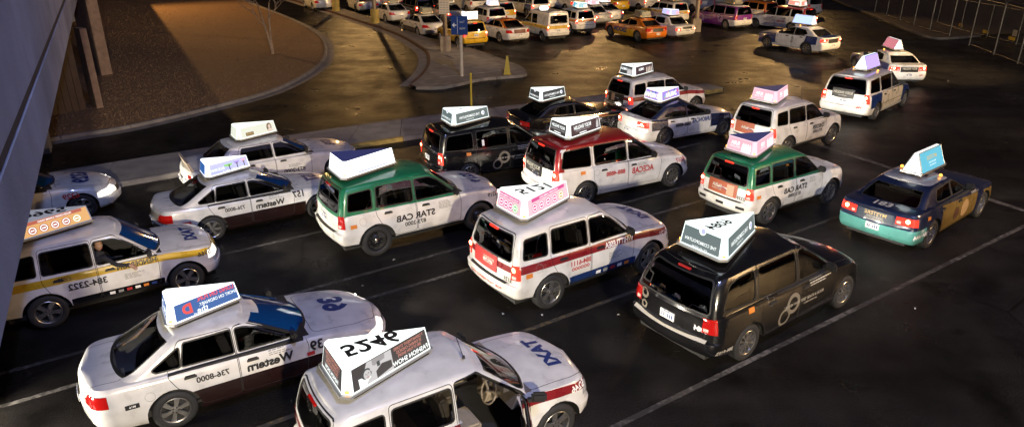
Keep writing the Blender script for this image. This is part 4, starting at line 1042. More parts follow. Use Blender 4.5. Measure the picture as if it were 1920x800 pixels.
# concrete bridge whose flank fills the left edge
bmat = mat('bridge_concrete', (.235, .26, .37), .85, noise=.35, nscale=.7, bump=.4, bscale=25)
A0, A1 = gp(145, 0, 5.0), gp(0, 650, 5.0); bd = (A0 - A1).normalized(); bn = Vector((bd.y, -bd.x, 0)); base = A1
if bn.dot(Vector((1, 0, 0))) < 0: bn = -bn
def bridge_pt(s, o, z): p = base + bd * s + bn * o; return (p.x, p.y, z)
br = empty('bridge', tuple(base + bd * 12 - bn * 1.5 - Vector((0, 0, 5)))); tag(br, 'concrete bridge girder with a dark groove along its flank, at the left edge', 'bridge')
prof = [(-.30, 4.9), (0, 5.0), (.0, 5.58), (-.06, 5.60), (-.06, 5.695), (0, 5.70), (.0, 8.6), (-.35, 8.6), (-.35, 7.4), (-3.2, 7.4), (-3.2, 4.9)]
off0 = Vector(br.location)
for i in range(9):
    s0, s1 = -14 + i * 13 + .012, -14 + (i + 1) * 13 - .012; g = G(); k = len(prof)
    g.add([Vector(bridge_pt(s0, o, z)) - off0 for o, z in prof] + [Vector(bridge_pt(s1, o, z)) - off0 for o, z in prof], [[j, (j + 1) % k, k + (j + 1) % k, k + j] for j in range(k)] + [list(range(k))[::-1], list(range(k, 2 * k))]); g.obj('girder', bmat, br)
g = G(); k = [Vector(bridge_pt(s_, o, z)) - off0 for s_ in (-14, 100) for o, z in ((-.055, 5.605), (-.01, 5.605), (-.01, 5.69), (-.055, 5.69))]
g.add(k, [[0, 1, 5, 4], [1, 2, 6, 5], [2, 3, 7, 6]]); g.obj('groove_shade_strip', mat('groove_shade_strip', (.012, .012, .022), .8), br)  # near-black strip paints the shadow band into the groove
for s in (-9, 24, 64):
    g = G(); p = Vector(bridge_pt(s, -2.3, 0)) - off0; g.box((p.x, p.y, 2.47), (1.0, 1.0, 4.92), math.atan2(bd.y, bd.x)); g.obj('pier', bmat, br)
# brown metal enclosure and block pillar under the bridge
bw = mat('brown_metal', (.10, .065, .035), .6, .2, noise=.3, nscale=2)
p0, p1 = gp(86, 222), gp(163, 209); en = empty('metal_enclosure', tuple((p0 + p1) / 2)); tag(en, 'brown corrugated metal enclosure wall below the bridge', 'enclosure')
d = (p1 - p0); L0 = d.length; d.normalize(); nrm = Vector((d.y, -d.x, 0)); c = (p0 + p1) / 2; ang = math.atan2(d.y, d.x)
for i in range(9):
    t = (i + .5) / 9 - .5; g = G(); q = d * (t * (L0 + .8) - .4); g.box((q.x, q.y, 1.55), ((L0 + .8) / 9 * .94, .05, 3.1), ang); g.obj('panel', bw, en)
g = G(); g.box((-d.x * .4, -d.y * .4, 3.12), (L0 + .9, .10, .10), ang); g.obj('top_rail', bw, en)
blk = mat('block_wall', (.26, .17, .11), .9, noise=.25, nscale=4, bump=.5, bscale=18)
q = gp(163, 209) + nrm * .0 + d * .16; g = G(); g.box((0, 0, 1.7), (.26, .7, 3.4), ang); o = g.obj('block_pillar', blk, loc=tuple(q + Vector((.1, .35, 0)))); tag(o, 'tan block pillar at the end of the brown metal enclosure', 'pillar')
q = gp(176, 146); g = G(); g.box((0, 0, 2.4), (.55, 1.6, 4.8), ang + .1); o = g.obj('block_pillar', blk, loc=tuple(q + Vector((-.1, .8, 0)))); tag(o, 'taller tan block pillar farther back behind the enclosure', 'pillar')
# plant with long leaves behind the enclosure
pt = empty('strappy_plant', tuple(gp(150, 175) + Vector((-1.5, 1.0, 0)))); tag(pt, 'yellow green plant with long strappy leaves between enclosure and bridge', 'plant')
leaf = mat('strap_leaf', (.16, .17, .04), .5, noise=.4, nscale=3); rnd = random.Random(5)
lm = []
for i in range(4):
    g = G(); vs = []; n = 8
    for k in range(n + 1):
        t = k / n; w = .035 * math.sin(math.pi * min(1, t * .9 + .1)) + .004; x = .9 * t * (1 + .2 * i); z = 1.5 * t - (1.0 + .2 * i) * t * t; vs += [(x, -w, z), (x, w, z)]
    g.add(vs, [[2 * k, 2 * k + 2, 2 * k + 3, 2 * k + 1] for k in range(n)]); lm.append(g.me('leaf', leaf, True))
g = G(); g.tube([(0, 0, 0), (.05, .03, 2.2), (.1, .1, 3.8)], [.06, .05, .03], 7); g.obj('stem', leaf, pt)
for i in range(70):
    z = rnd.uniform(1.4, 3.8); mesh_obj('leaf', lm[i % 4], pt, (.05, .05, z), (rnd.uniform(-.3, .3), rnd.uniform(-.5, .5), rnd.uniform(0, 6.3)))
# bare young tree on the gravel
bark = mat('bare_bark', (.27, .20, .14), .9, noise=.3, nscale=6)
tr = empty('bare_tree', tuple(gp(511, 101, .09))); tag(tr, 'bare slender young tree standing on the gravel', 'tree'); rnd = random.Random(11)
g = G(); g.tube([(0, 0, -.02), (-.1, 0, .8), (-.35, .1, 1.9), (-.5, .1, 2.6)], [.085, .07, .055, .04], 7); g.tube([(.05, 0, -.02), (.0, .05, .9), (.05, 0, 2.0), (.15, 0, 2.9)], [.07, .06, .05, .035], 7); g.obj('trunk', bark, tr, True)
g = G()
def twig(p, d, l, r_, dep):
    p = Vector(p); q = p + d * l; m_ = (p + q) / 2 + Vector((rnd.uniform(-1, 1), rnd.uniform(-1, 1), rnd.uniform(-.3, .5))) * l * .08; g.tube([p, m_, q], [r_, r_ * .8, r_ * .55], 4, caps=False)
    if dep == 0: return
    for _ in range(rnd.choice((2, 3, 3))):
        nd = (d + Vector((rnd.uniform(-1, 1), rnd.uniform(-1, 1), rnd.uniform(-.35, .6))) * .75).normalized(); twig(p.lerp(q, rnd.uniform(.5, 1)), nd, l * rnd.uniform(.55, .85), r_ * .6, dep - 1)
for b_, dd in (((-.5, .1, 2.6), (-.3, 0, 1)), ((.15, 0, 2.9), (.25, .1, 1)), ((-.2, .05, 1.6), (-.8, .3, .8)), ((.04, 0, 2.0), (.7, -.2, .9)), ((-.42, .1, 2.2), (.1, -.6, .8))): twig(b_, Vector(dd).normalized(), 1.0, .03, 5)
g.obj('crown', bark, tr)
# ------------------------------------------------------------------ lamp standards
pole_m = mat('pole_steel', (.24, .19, .14), .5, .4, noise=.2, nscale=3); ybase = mat('yellow_base', (.38, .28, .07), .8, noise=.35, nscale=2.5, bump=.3, bscale=15); cbase = mat('pole_base_concrete', (.24, .20, .16), .9, noise=.3, nscale=3, bump=.3, bscale=20)
sodium = mat('sodium_lamp', (.9, .6, .3), .3, emit=(1, .55, .18), es=25)
def lamp(pos, h, label, power, col=(1, .56, .19), base='yellow', aim=None, spot=R(140), soft=.35, lit=True, name='lamp_standard'):
    T = empty(name, (pos[0], pos[1], 0)); tag(T, label, 'street lamp', 'tall lamp standards')
    g = G()
    if base == 'yellow': g.lathe([(.33, 0), (.33, 1.12), (.29, 1.2), (.001, 1.2)], 20); g.obj('base', ybase, T, True)
    else: g.box((0, 0, .45), (.6, .6, .9)); g.box((0, 0, .93), (.42, .42, .06)); g.obj('base', cbase, T)
    g = G(); g.tube([(0, 0, .9), (0, 0, h)], [.17, .12], 12); g.obj('pole', pole_m, T, True)
    a = Vector(aim) - Vector((pos[0], pos[1], h)) if aim else Vector((0, -1, -1)); az = Vector((a.x, a.y, 0)).normalized()
    g = G(); g.tube([(0, 0, h - .1), tuple(az * .9 + Vector((0, 0, h + .05)))], .05, 8); g.obj('arm', pole_m, T)
    c = az * 1.2 + Vector((0, 0, h + .05)); g = G(); g.box((c.x, c.y, c.z + .06), (.75, .42, .16), math.atan2(az.y, az.x), top=(.8, .8)); g.obj('lamp_housing', pole_m, T)
    g = G(); g.box((c.x, c.y, c.z - .035), (.6, .32, .02), math.atan2(az.y, az.x)); g.obj('lamp_lens', sodium if lit else M['headl'], T)
    if lit:
        ld = bpy.data.lights.new('lamp_light', 'SPOT'); ld.energy = power; ld.color = col; ld.spot_size = spot; ld.spot_blend = .5; ld.shadow_soft_size = soft
        lo = bpy.data.objects.new('lamp_light', ld); link(lo, T); lo.location = c - Vector((0, 0, .08)); lo.rotation_euler = (Vector(aim) - Vector((pos[0], pos[1], 0)) - lo.location).to_track_quat('-Z', 'Y').to_euler()
    return T
lamp((-15.8, 65.5), 10, 'lamp standard on a yellow base beside the kerb, farther left of two', 0, lit=False)
lamp((-10.8, 57.2), 10, 'lamp standard on a yellow base nearest the parked white sedans', 0, lit=False)
lamp((13.6, 53.4), 10, 'lamp standard on a pale base between the pale sedan and purple minivan', 0, lit=False, base='concrete')
SOD = (1, .56, .19)
mast = base + bd * 74 - bn * 3.2
LAMPS = [((mast.x, mast.y), 14, 21000, (-14, 44, 0), SOD, 'tall sodium lamp mast beyond the gravel, left of the bridge', 150), ((-17, 82), 10, 4000, (-8, 50, 0), SOD, 'lit sodium lamp standard far behind the exit road', 46),
         ((9, 80), 10, 4800, (9, 46, 0), SOD, 'lit sodium lamp standard far behind the middle of the lot', 60), ((30, 80), 10, 6000, (22, 46, 0), SOD, 'lit sodium lamp standard far behind the right of the lot', 60),
         ((40, 26), 11, 85000, (3, 54, 0), (1, .66, .30), 'lit sodium lamp standard beyond the fence, lighting the parked rows', 44),
         ((8.3, -17.2), 10, 44000, (3, 16, 0), (1, .85, .62), 'lit lamp standard behind the viewer, right of the lanes', 150), ((9, -3), 26, 17000, (-1, 13, 0), (.40, .50, 1.0), 'added tall mast with a cool floodlight behind the viewer, standing in for purple light', 120),  # cool mast is added to supply purple light from an unseen source
         ((36, 8), 10, 22000, (13, 19, 0), (1, .62, .28), 'lit sodium lamp standard to the right of the lanes', 60)]
for p, h, pw, aim, lc, lb, cone in LAMPS: lamp(p, h, lb, pw, base='concrete', aim=aim, col=lc, spot=R(cone), soft=.10 if h == 14 else .35)
# pole with notice boards
T = empty('notice_post', tuple(gp(836, 96, .15))); tag(T, 'brown post with two white notice boards on a square concrete base', 'sign post')
g = G(); g.box((0, 0, .46), (.58, .58, .92)); g.obj('base', cbase, T); g = G(); g.tube([(0, 0, .9), (0, 0, 7)], .14, 10); g.obj('pole', pole_m, T, True)
bw_ = mat('notice_white', (.42, .38, .32), .6)
for z, h in ((2.62, .80), (3.28, .46)):
    g = G(); g.box((0, -.17, z), (.62, .03, h)); bdo = g.obj('notice_board', bw_, T); g = G()
    for k in range(5 if h > .6 else 2):
        for q in range(3): g.box((-.18 + q * .18, -.188, z + h / 2 - .14 - k * .14), (.13, .004, .05))
    g.obj('notice_text', M['grey'], T)
# blue sign on a pale post
T = empty('blue_sign', tuple(gp(866, 143, .15))); tag(T, 'blue direction sign with white arrow on a pale post', 'sign')
g = G(); g.tube([(0, 0, 0), (0, 0, 2.95)], .09, 10); g.obj('post', mat('post_pale', (.45, .40, .33), .6, noise=.2), T, True)
M['lgreyp'] = mat('print_pale', (.40, .40, .42), .5); bl = mat('sign_blue', (.012, .045, .20), .4); g = G(); g.box((-.05, -.12, 2.55), (.85, .04, .92), R(-12)); bo = g.obj('sign_board', bl, T)
U = Vector((math.cos(R(-12)), math.sin(R(-12)), 0)); V = Vector((0, 0, 1)); o = Vector((-.05, -.12, 2.55)) + U.cross(V) * .021
quad_print(bo, 'arrow', o, U, V, [(rect(-.34, -.02, -.14, .03), M['white']), ([(-.25, -.12), (-.25, .13), (-.38, .005)], M['white']), (rect(-.10, -.42, -.085, .42), M['white'])])
flat_letters(bo, 'Taxi', o + U * .16 + V * .18, U, V, .11, M['lgreyp']); flat_letters(bo, 'Wait', o + U * .16 - V * .14, U, V, .11, M['lgreyp'])
# yellow pylon and yellow marker pole
yp = mat('pylon_yellow', (.36, .27, .02), .6, noise=.15); q = gp(951, 139, .15); g = G(); g.box((0, 0, .47), (.34, .34, .94), top=(.28, .28)); g.box((0, 0, .01), (.42, .42, .03)); tag(g.obj('traffic_pylon', yp, loc=tuple(q)), 'tall tapering yellow pylon at the tip of the pavement', 'pylon')
q = gp(884, 206, .15); g = G(); g.tube([(0, 0, 0), (0, 0, 1.55)], .045, 10); g.lathe([(.09, 0), (.09, .03), (.05, .05)], 12); tag(g.obj('marker_pole', yp, loc=tuple(q)), 'thin yellow marker pole standing on the median', 'marker pole')
# ------------------------------------------------------------------ chain link fence
galv = mat('galvanised', (.14, .135, .125), .45, .6); plate_y = mat('plate_yellow', (.62, .40, .02), .5)
def chain(a, b, h, parent, z0=.05, pitch=.13, r_=.004):
    d = (b - a); L0 = d.length; d.normalize(); g = G(); n = Vector((-d.y, d.x, 0)) * r_
    k = -h
    while k < L0:
        for sgn in (1, -1):
            s0, s1 = max(k, 0), min(k + h, L0)
            if s1 - s0 < .05: continue
            z_0, z_1 = (s0 - k, s1 - k) if sgn > 0 else (h - (s0 - k), h - (s1 - k)); p = a + d * s0 + Vector((0, 0, z0 + z_0)); q = a + d * s1 + Vector((0, 0, z0 + z_1)); w = Vector((0, 0, r_ * 1.4))
            g.add([p - w, q - w, q + w, p + w], [[0, 1, 2, 3]])
        k += pitch * 1.4
    o = g.obj('wire_mesh', galv, parent); o['kind'] = 'stuff'; return o
def fence(pts, h, label, arms=True, name='chain_link_fence', rad=.045):
    T = empty(name, pts[0]); tag(T, label, 'fence'); P = [Vector(p) - Vector(pts[0]) for p in pts]
    for p in P:
        g = G(); g.tube([p, p + Vector((0, 0, h))], rad, 8); g.lathe([(rad * 1.6, h), (rad, h + .05), (.001, h + .07)], 8, c=tuple(p)); g.obj('post', galv, T)
        if arms:
            g = G()
            for s in (-1, 1): g.tube([p + Vector((0, 0, h)), p + Vector((s * .32, .1 * s, h + .42))], .02, 6)
            g.obj('barb_arm', galv, T)
    for a, b in zip(P, P[1:]):
        chain(a, b, h - .12, T); g = G(); g.tube([a + Vector((0, 0, h - .04)), b + Vector((0, 0, h - .04))], .022, 6); g.obj('rail', galv, T); g = G(); g.tube([a + Vector((0, 0, .10)), b + Vector((0, 0, .10))], .018, 6); g.obj('rail', galv, T)
        if arms:
            for s in (-1, 1):
                for k in (.5, 1.): g = G(); o_ = Vector((s * .32 * k, .1 * s * k, h + .42 * k)); g.tube([a + o_, (a + b) / 2 + o_ - Vector((0, 0, .04)), b + o_], .008, 4); g.obj('barbed_wire', galv, T)
    return T
fence([tuple(gp(x, y, .10)) for x, y in ((1640, 22), (1662, 30), (1687, 40), (1713, 49), (1743, 58), (1780, 68))], 3.0, 'chain link fence on the verge running back from the gate')
gatef = [tuple(gp(x, y)) for x, y in ((1817, 85), (1863, 103), (1908, 120), (1956, 140))]
fence(gatef, 3.0, 'chain link fence of tall posts nearest the dark corner of the lot')
back = [tuple(gp(1741 + 16, 44)), tuple(gp(1800, 58)), tuple(gp(1850, 70)), tuple(gp(1905, 84)), tuple(gp(1990, 104))]
bf = fence(back, 2.2, 'farther chain link fence hung with yellow reflector plates', arms=False, rad=.035)
def hang(px, py, ref, wd_, hh, m, name, label, cat):
    a, b = Vector(back[ref]), Vector(back[ref + 1]); best = None
    for k in range(41):
        p = a.lerp(b, k / 40)
        q = p - Vector((0, 0, CAM_H)); z = q.dot(FWD); sx = 960 + CAM_F * q.x / z
        if best is None or abs(sx - px) < best[0]: best = (abs(sx - px), p)
    p = best[1]; d = (p - Vector((0, 0, CAM_H))); dist = math.hypot(d.x, d.y)
    zz = CAM_H + dist / math.hypot(*( (FWD * CAM_F + Vector((1, 0, 0)) * (px - 960) - UPV * (py - 400)).xy )) * (FWD * CAM_F - UPV * (py - 400)).z
    ang_ = math.atan2(b.y - a.y, b.x - a.x); dd = (b - a).normalized(); nn_ = Vector((dd.y, -dd.x, 0)); 
    if nn_.y > 0: nn_ = -nn_
    g = G(); g.box((0, 0, 0), (wd_, .02, hh), ang_); tag(g.obj(name, m, loc=tuple(Vector((p.x, p.y, max(zz, .3))) + nn_ * .05)), label, cat)
hang(1798, 47, 0, .62, .22, plate_y, 'reflector_plate', 'leftmost of the three yellow plates on the far fence', 'plate')
hang(1845, 60, 1, .66, .22, plate_y, 'reflector_plate', 'middle one of the three yellow plates on the far fence', 'plate')
hang(1893, 73, 2, .70, .22, plate_y, 'reflector_plate', 'rightmost yellow plate on the far fence, under the pale notice', 'plate')
hang(1896, 62, 2, .45, .40, bw_, 'fence_notice', 'small pale notice on the far fence above a yellow plate', 'notice')
# scraps of paper on the asphalt
rnd = random.Random(9); pap = mat('paper', (.3, .29, .28), .8)
for px, py in ((1715, 578), (739, 487), (1160, 590), (1190, 548), (1016, 590), (680, 536), (1600, 254), (1664, 258), (1885, 107), (1778, 152), (943, 588)):
    p = gp(px, py, .006); g = G(); a = rnd.uniform(0, 3); s = rnd.uniform(.02, .04)
    g.add([(-s, -s * .6, 0), (0, -s * .7, .02), (s, -s * .5, .004), (s * .9, s * .6, .0), (0, s * .5, .03), (-s * .9, s * .6, .004)], [[0, 1, 4, 5], [1, 2, 3, 4]]); o = g.obj('paper_scrap', pap, loc=tuple(p), rot=(0, 0, a)); tag(o, 'small crumpled scrap of pale paper on the asphalt', 'litter', 'scraps of paper on the asphalt')
# ------------------------------------------------------------------ liveries and the taxis themselves
C = dict(white=('white', (.66, .655, .64)), green=('green', (.012, .16, .075)), maroon=('maroon', (.20, .012, .018)), yellow=('yellow', (.50, .32, .015)), brown=('brown_black', (.016, .006, .005)),
         navy=('navy', (.010, .030, .13)), red=('red', (.27, .010, .014)), black=('black', (.006, .006, .007)), cream=('cream', (.62, .57, .46)), purple=('purple', (.15, .018, .20)), orange=('orange', (.50, .13, .008)),
         teal=('teal', (.09, .30, .28)), cab=('cab_yellow', (.55, .33, .015)), gold=('gold', (.20, .125, .03)), dkblue=('night_blue', (.008, .014, .045)), silver=('silver', (.36, .36, .36)))
def band(x0, x1, z0, z1, c, flt=None): return ('side', [(x0, z0), (x1, z0), (x1, z1), (x0, z1)], C[c], flt)
GH = lambda f, z: z in (GHS, ROOF)
LV = {}
LV['white'] = dict(base=C['white'])
LV['western'] = dict(base=C['white'], zones=[band(.30, 2.45, -1, .60, 'brown')])
LV['western2'] = dict(base=C['white'], zones=[band(.30, 2.45, -1, .58, 'brown')])
LV['star'] = dict(base=C['white'], zones=[('all', None, C['green'], GH)])
stripe = lambda c: [band(-1.2, 2.2, .915, 1.065, c, lambda f, z: z == LOW), ('side', [(2.2, .915), (3.42, .79), (3.42, .91), (2.2, 1.065)], C[c], lambda f, z: z == LOW and f.normal.z < .7)]
LV['whittle'] = dict(base=C['white'], zones=stripe('maroon') + [band(.44, 2.18, .38, .56, 'navy')])
LV['whittle2'] = dict(base=C['white'], zones=stripe('maroon'))
LV['whittle_open'] = dict(LV['whittle2'], kill=lambda f, z: z == CAP and f.calc_center_median().y < -.5 and 1.0 < f.calc_center_median().x < 2.08)
LV['hender'] = dict(base=C['white'], zones=stripe('yellow') + [band(.44, 2.18, .38, .54, 'black')])
LV['check'] = dict(base=C['white'])
LV['ace'] = dict(base=C['white'], zones=[('all', None, C['red'], lambda f, z: z == ROOF or (z == GHS and f.calc_center_median().z > 1.60) or (z in (GHS, LOW) and f.calc_center_median().x < -.70 and f.calc_center_median().z > 1.06 and abs(f.normal.y) > .2))])
LV['union'] = dict(base=C['white'], zones=[('all', None, C['dkblue'], lambda f, z: z in (GHS, ROOF)), ('side', [(2.15, .45), (3.2, .45), (3.2, 1.2), (2.15, 1.2)], C['dkblue'], lambda f, z: z == LOW), ('side', [(-.62, .62), (.10, .62), (.10, 1.3), (-.62, 1.3)], C['dkblue'], lambda f, z: z in (LOW, GHS) and abs(f.normal.y) > .4)])
LV['black'] = dict(base=C['black'])
LV['mystere'] = dict(base=C['dkblue'], zones=[('all', None, C['silver'], lambda f, z: z == ROOF), ('side', [(-1.4, -1), (-.40, -1), (-.40, .66), (-1.4, .66)], C['teal'], lambda f, z: z == LOW), ('side', [(.4, -1), (2.5, -1), (2.5, .86), (.4, .98)], C['gold'], lambda f, z: z == LOW and abs(f.normal.y) > .4), ('side', [(2.6, -1), (4, -1), (4, .75), (2.9, .82)], C['gold'], lambda f, z: z == LOW and abs(f.normal.y) > .4)])
LV['bluewhite'] = dict(base=C['white'], zones=[('side', [(-.74, .55), (4.2, .30), (4.2, 1.02), (-.74, 1.10)], C['navy'], lambda f, z: z == LOW and abs(f.normal.y) > .35 and f.calc_center_median().x < 3.6), ('side', [(.30, .42), (2.52, .42), (2.62, 1.03), (.30, 1.045)], C['cream'], lambda f, z: z == LOW and abs(f.normal.y) > .35)])
LV['bluewhite_c'] = dict(base=C['white'], zones=[('side', [(-.62, .60), (3.4, .30), (3.4, 1.02), (-.62, 1.10)], C['navy'], lambda f, z: z == LOW and abs(f.normal.y) > .3), ('side', [(.22, .42), (2.12, .42), (2.18, 1.0), (.10, 1.02)], C['white'], lambda f, z: z == LOW and abs(f.normal.y) > .3), ('top', [(-1.2, -.7), (-.3, -.7), (-.3, .7), (-1.2, .7)], C['navy'], lambda f, z: z == CAP)])
LV['yellowcab'] = dict(base=C['cab'])
LV['orangetop'] = dict(base=C['white'], zones=[('all', None, C['orange'], lambda f, z: z in (GHS, ROOF))])
LV['yellowband'] = dict(base=C['white'], zones=[band(-1.2, 4, .86, 1.09, 'cab', lambda f, z: z == LOW)])
LV['yellowrear'] = dict(base=C['white'], zones=[band(-.7, 4, .84, 1.09, 'cab', lambda f, z: z == LOW), ('all', None, C['cab'], lambda f, z: f.calc_center_median().x < -.7 and f.calc_center_median().z < 1.1 and f.calc_center_median().z > .7)])
LV['orange'] = dict(base=C['orange'], zones=[('side', [(.3, -1), (2.6, -1), (2.6, .60), (.3, .75)], C['cab'], lambda f, z: z == LOW and abs(f.normal.y) > .4)])
LV['purple'] = dict(base=C['purple'], zones=[('all', None, C['white'], lambda f, z: z == ROOF), ('side', [(-1.3, -1), (-.25, -1), (-.25, .72), (-1.3, .72)], C['white'], lambda f, z: z == LOW)])
LV['redwhite'] = dict(base=C['white'], zones=[band(-1.2, 2.0, .90, 1.06, 'orange', lambda f, z: z == LOW)])
LV['silver'] = dict(base=C['silver'])
def place2(rear, front, kind, side=-1, lim=(.97, 1.065)):
    """two hub centres in the photograph -> pose; the hubs' height and spacing are those of the vehicle"""
    S = SPEC[kind]; sc = 1.
    for _ in range(4):
        A, B = gp(*rear, S['r'] * sc), gp(*front, S['r'] * sc); d = B - A; L0 = math.hypot(d.x, d.y); sc = min(max(L0 / S['wb'], lim[0]), lim[1])
    yaw = math.atan2(d.y, d.x); ex = Vector((math.cos(yaw), math.sin(yaw), 0)); ey = Vector((-ex.y, ex.x, 0))
    o = (A + B) / 2 - ey * side * (S['W'] - .02) * sc - ex * S['wb'] * sc / 2; return (o.x, o.y), math.degrees(yaw), sc
def behind(px_left, px_right, kind, yaw, z=.9):
    """tail lamps seen in the photograph -> pose of a parked car"""
    S = SPEC[kind]; m_ = (gp(*px_left, z) + gp(*px_right, z)) / 2; ex = Vector((math.cos(R(yaw)), math.sin(R(yaw)), 0)); o = m_ - ex * (S['xr'] + .03); return (o.x, o.y), yaw
def patch(mdl, T, name, kind, a0, a1, b0, b1, m, side=-1, off=.008, na=6, nb=4):
    P = []
    for j in range(nb + 1):
        for i in range(na + 1):
            p = proj_pt(mdl, kind, a0 + (a1 - a0) * i / na, b0 + (b1 - b0) * j / nb, side, off)
            if p is None: return None
            P.append(p)
    g = G(); w = na + 1; g.add(P, [[j * w + i, j * w + i + 1, (j + 1) * w + i + 1, (j + 1) * w + i] for j in range(nb) for i in range(na)]); return g.obj(name, m, T, True)
def small_print(mdl, T, x, z, side=-1, m=None, w=.34, n=4, h=.014, gap=.032, kind='side'):
    rnd = random.Random(int(x * 100) + int(z * 100)); segs = []
    for k in range(n):
        a = x - w / 2; b = x + w / 2 - rnd.uniform(0, w * .4); q = a
        while q < b:
            e = min(b, q + rnd.uniform(.03, .09)); segs.append((q, e, z - k * gap, z - k * gap + h)); q = e + .012
    strip_print('small_print', mdl, T, kind, segs, m or M['grey'], side)
def disc(mdl, T, x, z, r_, m, name, side=-1, kind='side', ring=None):
    """thin ring or disc print on the bodywork"""
    n = 28; P = []; Q = []
    for k in range(n):
        a = 2 * math.pi * k / n; p = proj_pt(mdl, kind, x + r_ * math.cos(a), z + r_ * math.sin(a), side, .005); q = proj_pt(mdl, kind, x + (r_ - (ring or r_ * .98)) * math.cos(a), z + (r_ - (ring or r_ * .98)) * math.sin(a), side, .005)
        if p is None or q is None: return
        P.append(p); Q.append(q)
    g = G(); g.add(P + Q, [[k, (k + 1) % n, n + (k + 1) % n, n + k] for k in range(n)]); return g.obj(name, m, T)
def permit(mdl, T, x, z, side=-1): patch(mdl, T, 'permit_sticker', 'side', x - .075, x + .075, z - .045, z + .045, M['orange'], side, na=2, nb=2)
def seams(mdl, T, side=-1):
    x = -.28 if mdl['S']['xr'] > -1.0 else -.62
def rear_step(T, mdl):
    S = mdl['S']; z = None
    P = []; N = 12; zz = .70 if S['W'] < .95 else .66
    g = G(); top = []; 
    for k in range(N + 1):
        y = -.62 + 1.24 * k / N; p = proj_pt(mdl, 'rear', y, zz - .045, off=.004); q = proj_pt(mdl, 'rear', y, zz + .05, off=.004)
        if p is None or q is None: return
        P.append((Vector((p.x - .004, y, zz - .005)), Vector((min(q.x, p.x + .09), y, zz + .012))))
    k = N + 1; g.add([a for a, b in P] + [b for a, b in P], [[i, i + 1, k + i + 1, k + i] for i in range(N)]); g.obj('bumper_step', M['trim'], T)
def antenna(T, x, y, z): g = G(); g.tube([(x, y, z), (x - .12, y, z + .42)], .006, 5); g.lathe([(.025, z - .01), (.02, z + .03), (.001, z + .035)], 8, c=(x, y, 0)); g.obj('antenna', M['trim'], T)
# ---- advertisement painters
def inset_quad(q, k):
    c = sum(q, Vector()) / 4; return [p.lerp(c, k) for p in q]
def bgpanel(sgn, quad, U, V, m, k=.06, nm='ad_panel', off=.003):
    N = U.cross(V); A, B, Cc, D = quad; ln = (B - A).length; hh = ((Cc + D) / 2 - (A + B) / 2).length; du, dv = .02 / max(ln, .01), .02 / hh
    q = []
    for s, t in ((du, dv), (1 - du, dv), (1 - du, 1 - dv), (du, 1 - dv)): q.append(A.lerp(B, s).lerp(D.lerp(Cc, s), t) + N * off)
    g = G(); g.add(q, [[0, 1, 2, 3]]); return g.obj(nm, m, sgn)
gm = {'ink': emis('ad_dark', (.035, .045, .05), .8), 'slate': emis('ad_slate', (.10, .145, .15), .9), 'white': emis('ad_white', (.95, 1, .98), 1.1), 'pale': emis('ad_pale', (.75, .78, .66), .85), 'blue': emis('ad_blue', (.02, .11, .36), .9), 'redi': emis('ad_red', (.85, .06, .05), 1.0),
      'pink': emis('ad_pink', (.95, .55, .62), .9), 'mag': emis('ad_magenta', (.75, .06, .30), .8), 'lil': emis('ad_lilac', (.45, .47, .92), 1.0), 'plum': emis('ad_plum', (.05, .02, .03), .8), 'char': emis('ad_charcoal', (.035, .03, .032), .8), 'skin': emis('ad_skin', (.75, .62, .52), .8), 'grey': emis('ad_grey', (.35, .33, .33), .8), 'lgrey': emis('ad_light_grey', (.62, .60, .60), .8),
      'hair': emis('ad_hair', (.16, .09, .05), .8), 'rust': emis('ad_rust', (.50, .12, .08), .8), 'grn': emis('ad_green', (.25, .65, .20), .9), 'vio': emis('ad_violet', (.35, .22, .75), .9), 'cyan': emis('ad_cyan', (.10, .45, .60), .9), 'org': emis('ad_orange', (.85, .30, .06), .9), 'gold': emis('ad_gold', (.60, .42, .12), .9), 'coral': emis('ad_coral', (.80, .30, .22), .9), 'peach': emis('ad_peach', (.85, .46, .17), .75), 'rose': emis('ad_rose', (1.0, .42, .50), .95)}
def ad_cosmo(bgk='slate', big=True):
    def f(sgn, o, U, V, w, h, quad):
        p = bgpanel(sgn, quad, U, V, gm[bgk]); r_ = h * .2
        c = (-.0, .16) if w < .9 else (w * .33, .0)
        N = U.cross(V)
        quad_print(p, 'ad_emblem', o, U, V, [(ell(c[0], c[1] * 1, r_, r_), gm['white']), (ell(c[0] + r_ * .2, c[1], r_ * .62, r_ * .62), gm['lil'])], .006)
        tc = o + (V * -h * .14 if w < .9 else -U * w * .08 + V * .0); th = .075 if w > .9 else .058
        flat_letters(p, 'THE COSMOPOLITAN', tc, U, V, th, gm['white'], .01, .85, off=.007); flat_letters(p, 'OF LAS VEGAS', tc - V * .095, U, V, 0.036, gm['white'], 0, off=.007)
    return f
def ad_english(sgn, o, U, V, w, h, quad):
    p = bgpanel(sgn, quad, U, V, gm['char'] if w < .9 else gm['plum'])
    off = U * (w * .10) if w > .9 else Vector()
    flat_letters(p, 'BODY ENGLISH', o - off + V * .05, U, V, .105 if w > .9 else .085, gm['white'], .02, off=.007, stretch=.8); flat_letters(p, 'NIGHTCLUB & AFTERHOURS', o - off - V * .04, U, V, 0.036, gm['lgrey'], 0, off=.007)
    quad_print(p, 'ad_bar', o - off, U, V, [(rect(-.16, -.125, .16, -.10), gm['white'])], .006)
    if w > .9: quad_print(p, 'ad_picture', o + U * (w * .40), U, V, [([(-.06, -.12), (.05, -.12), (.06, .02), (.03, .12), (-.02, .12), (-.05, .0)], gm['lgrey']), (ell(.0, .09, .03, .04, 10), gm['grey'])], .006)
